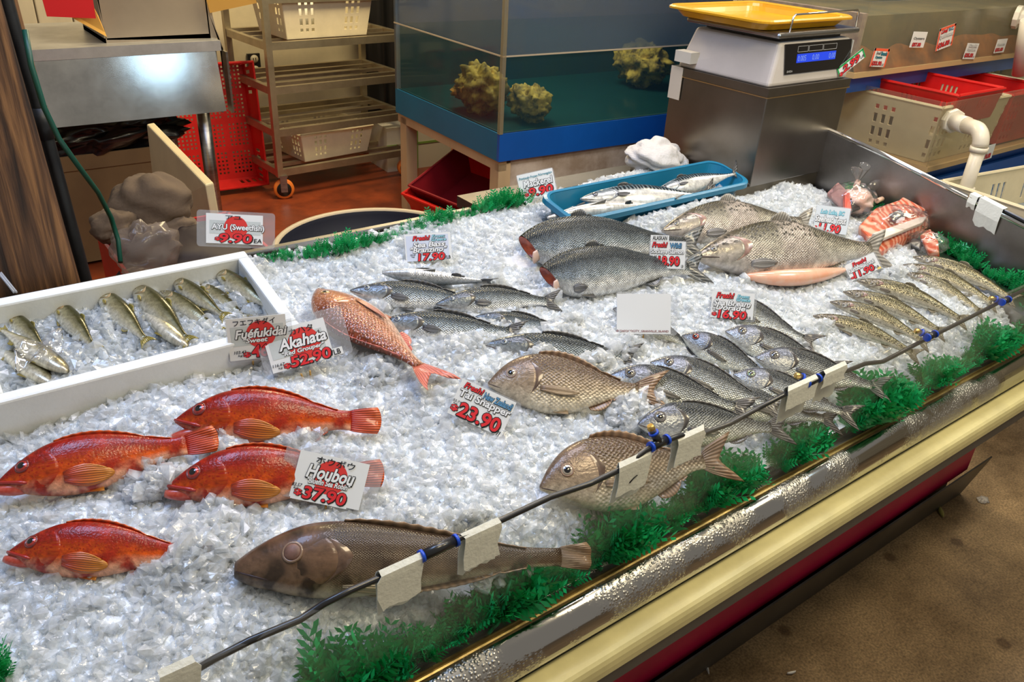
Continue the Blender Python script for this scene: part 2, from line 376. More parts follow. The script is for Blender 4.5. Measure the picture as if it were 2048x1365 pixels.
def crate(name, label, cat, m4, w, d, h, mat, flare=0.03, t=0.004, whole=None, bhole=None, nx=24, ny=10, nb=(20, 14), group=None, rim=0.012):
    r = rooted(name, label, cat, m4, group)
    a, b = w / 2, d / 2; A, B = a + flare, b + flare
    bot = [(-a, -b, 0), (a, -b, 0), (a, b, 0), (-a, b, 0)]; top = [(-A, -B, h), (A, -B, h), (A, B, h), (-A, B, h)]
    mb = MB(); lattice(mb, bot[0], Vector(bot[1]) - Vector(bot[0]), Vector(bot[3]) - Vector(bot[0]), nb[0], nb[1], bhole or (lambda i, j: False))
    solid(mb.build('base', mat, r, True), t)
    for k in range(4):
        mb = MB(); p0, p1, q0, q1 = (Vector(v) for v in (bot[k], bot[(k + 1) % 4], top[k], top[(k + 1) % 4]))
        nn = nx if k % 2 == 0 else max(6, int(nx * d / w))
        vs = []; fs = []
        for j in range(ny + 1):
            for i in range(nn + 1):
                u, v = i / nn, j / ny; vs.append((p0.lerp(p1, u)).lerp(q0.lerp(q1, u), v))
        for j in range(ny):
            for i in range(nn):
                if whole and whole(i, j, nn, ny): continue
                fs.append((j * (nn + 1) + i, j * (nn + 1) + i + 1, (j + 1) * (nn + 1) + i + 1, (j + 1) * (nn + 1) + i))
        mb.add(vs, fs); solid(mb.build('wall', mat, r, True), t)
    mb = MB()
    for k in range(4):
        p, q = Vector(top[k]), Vector(top[(k + 1) % 4]); d_ = (q - p).normalized()
        mb.tube([p - d_ * rim * 0.3, q + d_ * rim * 0.3], rim * 0.62, 6, smooth=False)
    mb.build('rim', mat, r, True)
    return r
WHITEPL = mk('ivory_plastic', (0.78, 0.70, 0.50), 0.45, var=0.15, vscale=6)
REDPL = mk('red_plastic', (0.62, 0.012, 0.010), 0.35, var=0.25, vscale=5)
DKREDPL = mk('maroon_plastic', (0.26, 0.012, 0.022), 0.35, var=0.2, vscale=5)
BLUEPL = mk('blue_panel', (0.005, 0.10, 0.46), 0.38, var=0.15, vscale=3)
TEALP = mk('teal_blue_panel', (0.003, 0.15, 0.30), 0.38, var=0.15, vscale=3)
slots = lambda i, j, nn, ny: (i % 2 == 1 and 2 <= i < nn - 2 and j % 3 != 0 and 1 <= j < ny - 2)
def bands(i, j, nn, ny): return ((nn * 0.10 < i < nn * 0.34) or (nn * 0.66 < i < nn * 0.90)) and i % 2 == 1 and j % 3 != 0 and 1 < j < ny - 1

# ---- shelf trolley
RK = math.radians(3.5)
rx0, ry0 = 1.757, 4.655
rk = thing('shelf_trolley', 'wheeled metal shelf trolley with four slatted shelves by the cream wall', 'trolley', (rx0 + 0.45, ry0 + 0.3, 0))
RACKM = mk('trolley_metal', (0.50, 0.43, 0.30), 0.42, 0.85, var=0.25, vscale=6)
cR, sR = math.cos(RK), math.sin(RK)
def rp(x, y, z): return Vector((rx0 + x * cR - y * sR, ry0 + x * sR + y * cR, z))
RKM = Matrix.Rotation(RK, 3, 'Z')
RW_, RD_ = 0.93, 0.56
for x, y in ((0, 0), (RW_, 0), (RW_, RD_), (0, RD_)):
    MB().box(rp(x, y, 0.95), (0.036, 0.036, 1.62), RKM).build('upright', RACKM, rk)
for zi, z in enumerate((0.165, 0.405, 0.650, 0.895, 1.14)):
    for y in (0, RD_): MB().box(rp(RW_ / 2, y, z), (RW_, 0.03, 0.042), RKM).build('shelf_bar', RACKM, rk)
    for x in (0, RW_): MB().box(rp(x, RD_ / 2, z), (0.03, RD_, 0.042), RKM).build('shelf_bar', RACKM, rk)
    for y in (0.13, 0.28, 0.43): MB().box(rp(RW_ / 2, y, z + 0.006), (RW_, 0.03, 0.02), RKM).build('shelf_slat', RACKM, rk)
ORANGE = mk('orange_wheel', (0.75, 0.20, 0.03), 0.4)
for x, y in ((0.02, 0), (RW_ - 0.02, 0), (RW_ - 0.02, RD_), (0.02, RD_)):
    c = rp(x, y, 0.062); ax = Vector((0.26, 0.966, 0))
    wv = MB().lathe([(0.0, -0.016), (0.056, -0.016), (0.062, -0.01), (0.062, 0.01), (0.056, 0.016), (0.0, 0.016)], c, ax, 24).build('wheel', ORANGE, rk)
    MB().lathe([(0.0, -0.019), (0.044, -0.019), (0.044, 0.019), (0.0, 0.019)], c, ax, 20).build('hub', BLACKP, wv)
    f = MB()
    for s in (-1, 1): f.box(c + ax * 0.024 * s + Vector((0, 0, 0.035)), (0.006, 0.04, 0.10), Matrix.Rotation(math.atan2(ax.y, ax.x), 3, 'Z'))
    f.box(c + Vector((0, 0, 0.082)), (0.055, 0.05, 0.01), Matrix.Rotation(math.atan2(ax.y, ax.x), 3, 'Z'))
    f.build('caster_fork', STEEL, rk)
crate('mesh_crate', 'ivory plastic crate holding white bowls on the top trolley shelf', 'crate', frame_m(rp(0.40, 0.22, 0.919), RK), 0.52, 0.36, 0.22, WHITEPL, 0.03, 0.005, bands, None, 30, 12)
crate('mesh_crate', 'empty ivory plastic crate on the lowest trolley shelf', 'crate', frame_m(rp(0.42, 0.26, 0.189), RK + 0.06), 0.46, 0.38, 0.17, WHITEPL, 0.03, 0.005, bands, None, 30, 12)
BOWL = mk('white_ceramic', (0.8, 0.8, 0.76), 0.25)
for k, (x, y) in enumerate(((0.30, 0.20), (0.50, 0.22))):
    o = MB().lathe([(0.0, 0.235), (0.055, 0.225), (0.095, 0.18), (0.10, 0.10), (0.07, 0.02), (0, 0.01)], rp(x, y, 0.921)).build('upturned_bowl', BOWL)
    tag(o, ('white round bowl upturned in the trolley crate, on the steel table side', 'white round bowl upturned in the trolley crate, on the fish tank side')[k], 'bowl', 'bowls in the trolley crate')
# power socket on the wall
so = thing('power_socket', 'black wall plate with a cream double power socket behind the trolley', 'socket', (2.0, 5.6, 0.78))
pS = ony(508, 128, 5.6)
MB().box(pS, (0.085, 0.02, 0.135)).build('plate', BLACKP, so)
for dz in (-0.035, 0.035):
    q = MB().lathe([(0, 0.0), (0.026, 0.0), (0.027, -0.006), (0, -0.006)], pS + Vector((0, -0.012, dz)), (0, 1, 0), 18).build('outlet', WHITEPL, so)
    MB().box(pS + Vector((-0.008, -0.021, dz)), (0.004, 0.004, 0.016)).box(pS + Vector((0.008, -0.021, dz)), (0.004, 0.004, 0.016)).build('slot', BLACKP, q)

# ---- red crate leaning on the wall
cm = frame_m((1.50, 5.02, 0.03), math.radians(-4), math.radians(84))
crate('red_crate', 'bright red mesh crate stood on end and leaning beside the steel table leg', 'crate', cm @ Matrix.Translation((0, 0.36, -0.0)), 0.48, 0.68, 0.15, REDPL, 0.025, 0.006,
      lambda i, j, nn, ny: i % 2 == 1 and 1 < j < 5 and (i < nn * 0.3 or i > nn * 0.7), lambda i, j: (i % 2 == 1 and j % 2 == 1 and i not in (1, 13, 27, 39) and j % 14 != 1), 26, 8, (40, 56))
# ---- steel table with apron
tb = thing('steel_table', 'stainless steel table with a deep shiny apron and round legs', 'table', (0.8, 4.2, 0))
TY = 4.0
pa, pb_, pc, pd = ony(40, 97, TY), ony(441, 85, TY), ony(447, 218, TY), ony(40, 244, TY)
ZT, ZB = (pb_.z + pa.z) / 2 , pc.z
APR = mk('apron_steel', (0.60, 0.59, 0.57), 0.13, 1.0, var=0.2, vscale=5, rvar=0.05, bump=0.03, bscale=9)
MB().box2((-0.6, TY, ZT - 0.045), (pb_.x, TY + 0.75, ZT)).build('table_top', mk('bright_steel', (0.72, 0.73, 0.74), 0.40, 0.8, var=0.2, vscale=9), tb)
MB().extr([(0, TY - 0.047, ZB), (0, TY - 0.039, ZB), (0, TY + 0.018, ZT - 0.045), (0, TY + 0.010, ZT - 0.045)], (-0.6, 0, 0), (pb_.x - 0.025, 0, 0)).build('apron', APR, tb)
MB().box2((pb_.x - 0.028, TY + 0.012, ZB - 0.02), (pb_.x - 0.02, TY + 0.70, ZT - 0.045)).build('side_apron', STEELDK, tb)
MB().box2((pb_.x + 0.015, TY - 0.01, ZB - 0.02), (pb_.x + 0.025, TY + 0.05, ZT - 0.05)).build('corner_flange', STEEL, tb)
for x, y in ((pb_.x - 0.10, TY + 0.08), (pb_.x - 0.12, TY + 0.66)):
    MB().tube([(x, y, 0.02), (x, y, ZB + 0.05)], 0.032, 16).build('leg', STEEL, tb)
    MB().tube([(x, y, 0.0), (x, y, 0.03)], 0.022, 12).build('foot', BLACKP, tb)
# ---- carton with open flaps on the table
CARD = mk('grey_brown_carton', (0.30, 0.25, 0.19), 0.75, var=0.12, vscale=4)
CARDO = mk('orange_kraft', (0.72, 0.40, 0.08), 0.7)
cb = thing('cardboard_carton', 'open grey brown cardboard carton with orange kraft flaps on the steel table', 'carton', (0.9, 4.2, ZT))
def flat(pts, th, dirn=Vector((0, 1, 0))):
    mb = MB(); pts = [Vector(p) for p in pts]; return mb.extr(pts, (0, 0, 0), dirn * th)
ycb = TY + 0.05
bx0, bx1 = ony(212, 80, ycb).x, ony(425, 70, ycb).x
MB().box2((bx0, ycb + 0.03, ZT), (bx1, ycb + 0.45, ZT + 0.02)).build('base', CARD, cb)
for nm, a, b in (('side', (bx0, ycb + 0.03, ZT), (bx0 + 0.006, ycb + 0.45, ZT + 0.30)), ('side', (bx1 - 0.006, ycb + 0.03, ZT), (bx1, ycb + 0.45, ZT + 0.30)), ('side', (bx0, ycb + 0.44, ZT), (bx1, ycb + 0.45, ZT + 0.30))):
    MB().box2(a, b).build(nm, CARD, cb)
def P3(px, py, y): return ony(px, py, y)
flat([P3(214, 80, ycb + 0.03), P3(425, 30, ycb + 0.03), P3(410, -60, ycb + 0.03), P3(180, -60, ycb + 0.03)], 0.006).build('front_panel', CARD, cb)
flat([P3(214, 80, ycb + 0.03), P3(425, 30, ycb + 0.03), P3(436, 76, ycb + 0.03), P3(300, 79, ycb + 0.03)], 0.006).build('front_panel', CARD, cb)
flat([P3(418, 28, ycb), P3(437, 70, ycb), P3(463, 157, ycb), P3(448, 156, ycb), P3(444, 90, ycb)], 0.006).build('hanging_flap', CARD, cb)
flat([P3(420, 26, ycb), P3(514, 6, ycb - 0.05), P3(500, -30, ycb - 0.05), P3(405, -30, ycb)], 0.006).build('flap', CARDO, cb)
flat([P3(214, 74, ycb + 0.01), P3(145, 36, ycb - 0.05), P3(186, 10, ycb - 0.05), P3(196, 30, ycb)], 0.006).build('flap', CARDO, cb)
o = flat([P3(85, 0, TY - 0.02), P3(94, 33, TY - 0.02), P3(192, 37, TY - 0.02), P3(186, 0, TY - 0.02), P3(180, -40, TY - 0.02), P3(78, -40, TY - 0.02)], 0.004).build('red_sheet', mk('red_card', (0.72, 0.006, 0.012), 0.6))
tag(o, 'flat bright red card sheet hanging beside the open carton', 'card sheet')

# ---- things under the table
BLK = mk('black_bag', (0.006, 0.006, 0.007), 0.22, spec=0.6, bump=0.6, bscale=14)
o = lump('black_bag', ony(215, 268, 4.25), (0.36, 0.12, 0.105), BLK, seed=3, amp=0.35, freq=2.2, fold=0.25, nu=40, nv=22)
tag(o, 'crumpled shiny black plastic bag stuffed under the steel table', 'bag')
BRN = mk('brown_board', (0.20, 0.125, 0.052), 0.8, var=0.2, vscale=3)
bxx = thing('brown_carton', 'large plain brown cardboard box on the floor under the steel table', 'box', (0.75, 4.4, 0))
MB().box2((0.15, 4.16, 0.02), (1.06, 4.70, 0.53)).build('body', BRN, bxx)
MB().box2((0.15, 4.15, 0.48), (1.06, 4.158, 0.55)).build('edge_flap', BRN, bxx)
cbm = mk('cutting_board', (0.66, 0.56, 0.34), 0.5, var=0.12, vscale=5)
yb = 3.05
qa, qb, qc, qd = P3(293, 248, 3.72), P3(410, 370, 2.85), P3(435, 510, 2.85), P3(312, 420, 3.72)
thk = Vector((0.035, 0.012, 0))
cbo = MB().hexa([qd, qc, qc + thk, qd + thk, qa, qb, qb + thk, qa + thk]).build('cutting_board', cbm); bevel(cbo, 0.006)
tag(cbo, 'thick cream cutting board standing on edge under the steel table', 'cutting board')
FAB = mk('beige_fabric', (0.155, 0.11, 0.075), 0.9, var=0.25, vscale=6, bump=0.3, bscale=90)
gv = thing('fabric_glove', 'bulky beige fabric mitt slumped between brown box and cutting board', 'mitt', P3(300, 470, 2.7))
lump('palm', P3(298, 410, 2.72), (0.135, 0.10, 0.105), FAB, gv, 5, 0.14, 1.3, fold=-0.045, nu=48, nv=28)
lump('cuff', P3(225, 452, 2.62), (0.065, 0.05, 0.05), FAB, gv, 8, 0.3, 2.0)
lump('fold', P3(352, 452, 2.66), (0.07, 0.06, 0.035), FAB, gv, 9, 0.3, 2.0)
CLEARBAG = glassy('thin_clear_plastic', (0.93, 0.93, 0.92), 0.16, (0.75, 0.72, 0.68), 0.12, 0.08)
o = lump('clear_bag', P3(292, 498, 2.42), (0.095, 0.06, 0.075), mk('frosted_bag', (0.30, 0.25, 0.22), 0.2, alpha=0.45, bump=0.5, bscale=12), seed=12, amp=0.3, freq=2.0, fold=0.2)
tag(o, 'tied translucent plastic bag lying behind the polystyrene box', 'bag')
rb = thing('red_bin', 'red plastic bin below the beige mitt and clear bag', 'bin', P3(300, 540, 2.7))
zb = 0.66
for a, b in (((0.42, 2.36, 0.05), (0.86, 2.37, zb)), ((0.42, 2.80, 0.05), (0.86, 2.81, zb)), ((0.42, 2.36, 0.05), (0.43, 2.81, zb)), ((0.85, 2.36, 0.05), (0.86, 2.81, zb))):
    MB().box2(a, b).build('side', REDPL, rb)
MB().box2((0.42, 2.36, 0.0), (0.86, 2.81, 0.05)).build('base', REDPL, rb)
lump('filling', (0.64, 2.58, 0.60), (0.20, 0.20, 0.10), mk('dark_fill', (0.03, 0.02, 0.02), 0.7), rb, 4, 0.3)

# ---- wooden post, black pipe, green hose
def woodm():
    m, nt, b = nmat('old_timber'); N = nt.nodes; L = nt.links
    tc = N.new('ShaderNodeTexCoord'); mp = N.new('ShaderNodeMapping'); mp.inputs['Scale'].default_value = (34, 34, 1.6)
    L.new(tc.outputs['Object'], mp.inputs[0])
    n = N.new('ShaderNodeTexNoise'); n.inputs['Scale'].default_value = 1.6; n.inputs['Detail'].default_value = 8; n.inputs['Roughness'].default_value = 0.6
    n.inputs['Distortion'].default_value = 0.4
    L.new(mp.outputs[0], n.inputs['Vector'])
    r = N.new('ShaderNodeValToRGB'); e = r.color_ramp.elements
    e[0].position = 0.36; e[0].color = (0.020, 0.009, 0.004, 1); e[1].position = 0.62; e[1].color = (0.26, 0.125, 0.045, 1)
    k = r.color_ramp.elements.new(0.5); k.color = (0.105, 0.048, 0.019, 1)
    L.new(n.outputs['Fac'], r.inputs[0]); L.new(r.outputs[0], b.inputs['Base Color'])
    setp(b, Roughness=0.62)
    bp = N.new('ShaderNodeBump'); bp.inputs['Strength'].default_value = 0.8; bp.inputs['Distance'].default_value = 0.006
    L.new(n.outputs['Fac'], bp.inputs['Height']); L.new(bp.outputs[0], b.inputs['Normal'])
    return m
WOOD = woodm()
PY = 1.62
pr0, pr1 = ony(157, 550, PY), ony(2, 0, PY)
dx = (pr1.x - pr0.x) / (pr1.z - pr0.z)
def px_(z): return pr0.x + dx * (z - pr0.z)
po = MB(); po.hexa([(px_(0) - 0.26, PY, 0), (px_(0), PY, 0), (px_(0) + 0.01, PY + 0.11, 0), (px_(0) - 0.26, PY + 0.11, 0), (px_(2.3) - 0.26, PY, 2.3), (px_(2.3), PY, 2.3), (px_(2.3) + 0.01, PY + 0.11, 2.3), (px_(2.3) - 0.26, PY + 0.11, 2.3)])
o = po.build('timber_post', WOOD); bevel(o, 0.008); tag(o, 'heavy weathered brown timber post behind the polystyrene box', 'post')
PY2 = 1.80
p0, p1 = ony(181, 548, PY2), ony(36, 0, PY2); dx2 = (p1.x - p0.x) / (p1.z - p0.z)
def px2(z): return p0.x + dx2 * (z - p0.z)
po = MB(); po.hexa([(px2(0) - 0.14, PY2, 0), (px2(0), PY2, 0), (px2(0), PY2 + 0.10, 0), (px2(0) - 0.14, PY2 + 0.10, 0), (px2(2.3) - 0.14, PY2, 2.3), (px2(2.3), PY2, 2.3), (px2(2.3), PY2 + 0.10, 2.3), (px2(2.3) - 0.14, PY2 + 0.10, 2.3)])
o = po.build('timber_post', WOOD); bevel(o, 0.006); tag(o, 'thin dark timber batten standing just behind the heavy post', 'post')
pp = thing('black_pipe', 'black drain pipe with a collar running down between post and batten', 'pipe', (px_(1) + 0.02, 1.735, 0))
yp = 1.765
P_ = [(px2(z) - 0.0175, yp, z) for z in (0.0, 0.6, 1.0, 1.2)] ; P_ += [(px2(1.33) - 0.019, yp, 1.33), (px2(1.45) - 0.024, yp, 1.45), (px2(2.2) - 0.026, yp, 2.2)]
PIPEM = mk('pipe_black', (0.010, 0.012, 0.014), 0.45, var=0.5, vscale=20, bump=0.2)
MB().tube(P_, 0.0135, 14).build('tube', PIPEM, pp)
MB().tube([(px2(1.27) - 0.018, yp, 1.25), (px2(1.29) - 0.0185, yp, 1.31)], 0.016, 14).build('collar', PIPEM, pp)
GH = mk('green_hose', (0.006, 0.075, 0.05), 0.4)
hp = [(50, 60, 1.72), (62, 130, 1.70), (88, 215, 1.69), (118, 278, 1.70), (158, 334, 1.74), (196, 385, 1.80), (222, 435, 1.84), (236, 480, 1.84), (241, 525, 1.80)]
o = MB().tube([ony(a, b, c) for a, b, c in hp], 0.0052, 10).build('green_hose', GH); tag(o, 'thin dark green hose hanging down past the timber post', 'hose')
wires = MB()
for k in (0, 5): wires.tube([ony(-4 + k, 545, 1.60), ony(12 + k, 565, 1.59), ony(28 + k, 585, 1.56)], 0.0022, 6)
o = wires.build('grey_cable', mk('grey_wire', (0.35, 0.36, 0.38), 0.4)); tag(o, 'pair of thin grey wires in front of the timber post', 'cable')

# ---- round tub
tc_ = onz(757, 489, 0.5); rt = 0.40
tub = thing('round_tub', 'big round tub with pale rim and dark inside on the red floor', 'tub', (tc_.x, tc_.y, 0))
c0 = Vector((tc_.x, tc_.y, 0))
MB().lathe([(0.0, 0.30), (rt - 0.06, 0.30), (rt - 0.03, 0.485), (rt - 0.025, 0.5)], c0, n=56).build('inside', mk('navy_rubber', (0.012, 0.014, 0.028), 0.5), tub)
MB().lathe([(rt - 0.026, 0.497), (rt - 0.022, 0.507), (rt - 0.008, 0.509), (rt, 0.50), (rt - 0.004, 0.47), (rt - 0.02, 0.465)], c0, n=56).build('rim', mk('rim_beige', (0.45, 0.38, 0.27), 0.5), tub)
MB().lathe([(rt - 0.02, 0.47), (rt - 0.06, 0.01), (0, 0.0)], c0, n=56).build('outside', mk('tub_grey', (0.3, 0.26, 0.2), 0.5), tub)

# ---- big glass tank on its stand
TA = math.radians(-2.6)
tx0, ty0 = 2.262, 3.10
cT, sT = math.cos(TA), math.sin(TA)
def tp(x, y, z): return Vector((tx0 + x * cT - y * sT, ty0 + x * sT + y * cT, z))
TM = Matrix.Rotation(TA, 3, 'Z')
TWd, TDp = 2.2, 1.10
tk = thing('fish_tank', 'large glass seafood tank with teal water on a blue banded stand', 'tank', tp(1.0, 0.5, 0))
def tbox(name, a, b, mat, parent=tk):
    a = Vector(a); b = Vector(b); c = (a + b) / 2
    return MB().box(tp(c.x, c.y, c.z), [abs(b[i] - a[i]) for i in range(3)], TM).build(name, mat, parent)
ZB0, ZB1, ZW = 0.575, 0.709, 1.062
tbox('front_band', (0, 0, ZB0), (TWd, 0.02, ZB1), BLUEPL)
tbox('side_band', (0, 0.02, ZB0), (0.02, TDp, ZB1), TEALP)
PINE = mk('pale_wood', (0.62, 0.47, 0.27), 0.6, var=0.15, vscale=5, stretch=(1, 1, 0.3))
tbox('stand_rail', (0.015, 0.02, ZB0 - 0.055), (0.06, TDp, ZB0), PINE)
for y in (0.02, TDp - 0.10): tbox('leg', (0.015, y, 0), (0.085, y + 0.075, ZB0 - 0.02), PINE)
tbox('leg', (TWd - 0.1, 0.02, 0), (TWd - 0.03, 0.095, ZB0), PINE)
tbox('stand_board', (0.09, 0.03, 0.05), (TWd, 0.045, ZB0), mk('worn_white_board', (0.62, 0.55, 0.46), 0.6, var=0.4, vscale=5, col2=(0.36, 0.28, 0.2)))
tbox('tank_floor', (0.01, 0.01, ZB1 - 0.03), (TWd - 0.01, TDp - 0.01, ZB1), mk('teal_floor', (0.012, 0.075, 0.075), 0.7, var=0.3, vscale=4))
TGLASS = glassy('tank_glass', (0.94, 0.96, 0.97), 0.03, (0.20, 0.24, 0.28), 0.05, 0.06)
tbox('glass_pane', (0.0, 0.0, ZB1), (TWd, 0.012, 1.75), TGLASS)
tbox('glass_pane', (0.0, 0.012, ZB1), (0.012, TDp, 1.75), TGLASS)
FOG = glassy('fogged_film', (0.85, 0.88, 0.92), 0.50, (0.155, 0.175, 0.21), 0.03, 0.2)
tbox('condensation', (0.016, 0.0135, ZW), (TWd, 0.0145, 1.74), FOG)
tbox('condensation', (0.0135, 0.016, ZW), (0.0145, TDp, 1.74), FOG)
tbox('back_wall', (0.0, TDp - 0.02, ZB1), (TWd, TDp, 1.75), mk('tank_back', (0.05, 0.085, 0.14), 0.6, var=0.4, vscale=2.5, col2=(0.13, 0.12, 0.09)))
tbox('end_wall', (TWd - 0.02, 0.012, ZB1), (TWd, TDp, 1.75), mk('tank_end', (0.10, 0.09, 0.05), 0.6, var=0.5, vscale=2.5, col2=(0.03, 0.04, 0.05)))
tbox('corner_seal', (-0.004, -0.004, ZB1), (0.016, 0.016, 1.75), glassy('seal', (0.8, 0.75, 0.6), 0.35, (0.5, 0.42, 0.28)))
tbox('waterline', (0.0, -0.002, ZW - 0.003), (TWd, 0.0, ZW + 0.004), mk('scum_line', (0.5, 0.42, 0.30), 0.7))
tbox('waterline', (-0.002, 0.0, ZW - 0.003), (0.0, TDp, ZW + 0.004), MATS['scum_line'])
WATER = glassy('teal_water', (0.68, 0.80, 0.76), 0.27, (0.002, 0.060, 0.075), 0.02, 0.1)
tbox('water', (0.02, 0.02, ZB1 + 0.004), (TWd - 0.03, TDp - 0.03, ZW), WATER)
OY = mk('oyster_crust', (0.80, 0.46, 0.08), 0.8, var=0.8, vscale=18, col2=(0.10, 0.05, 0.01), bump=1.0, bscale=30)
for k, (x, y, s, lb) in enumerate(((0.06, 0.40, 0.82, 'rough golden oyster cluster resting in the tank behind the side pane'), (0.20, 0.16, 0.62, 'small olive oyster clump in the tank behind the front pane'), (1.35, 0.62, 0.9, 'large yellow rock far inside the teal tank'))):
    o = lump('oyster_clump', tp(x + 0.08, y, ZB1 + 0.15 * s), (0.15 * s, 0.19 * s, 0.14 * s), OY, seed=20 + k, amp=0.28, freq=2.6, fold=0.16, nu=60, nv=34)
    tag(o, lb, 'rock')
# stacked red tubs under the tank
tcen = ony(948, 372, 3.62)
crate('red_tub', 'maroon plastic tub on top of the nested stack under the tank', 'tub', frame_m((tcen.x + .03, 3.62, 0.20), 0.15, 0, math.radians(-24)), 0.40, 0.44, 0.17, DKREDPL, 0.04, 0.006)
crate('red_tub', 'bright red plastic tub in the middle of the nested stack under the tank', 'tub', frame_m((tcen.x - .01, 3.62, 0.12), 0.15, 0, math.radians(-18)), 0.40, 0.44, 0.18, REDPL, 0.045, 0.006)
crate('red_tub', 'bright red plastic tub at the bottom of the stack on the floor', 'tub', frame_m((tcen.x - .02, 3.62, 0.004), 0.15), 0.40, 0.44, 0.20, REDPL, 0.045, 0.006)
fw = thing('foam_box', 'white foam box tied with green tape behind the tank leg', 'box', tp(0.55, 1.9, 0))
tbox('body', (0.25, 1.75, 0), (0.75, 2.05, 0.30), mk('foam', (0.66, 0.62, 0.52), 0.8), fw)
GT = mk('green_tape', (0.22, 0.36, 0.08), 0.5)
tbox('tape', (0.249, 1.747, 0.17), (0.75, 1.75, 0.185), GT, fw); tbox('tape', (0.47, 1.747, 0), (0.485, 1.75, 0.30), GT, fw)
bc = thing('black_curtain', 'black plastic sheet hanging beside the trolley and tank', 'sheet', (2.85, 5.3, 0))
MB().grid(lambda a, b: Vector((2.70 + a * 0.5, 5.35 + 0.03 * math.sin(a * 18), 0.02 + b * 1.9)), 30, 2).build('sheet', BLACKP, bc)
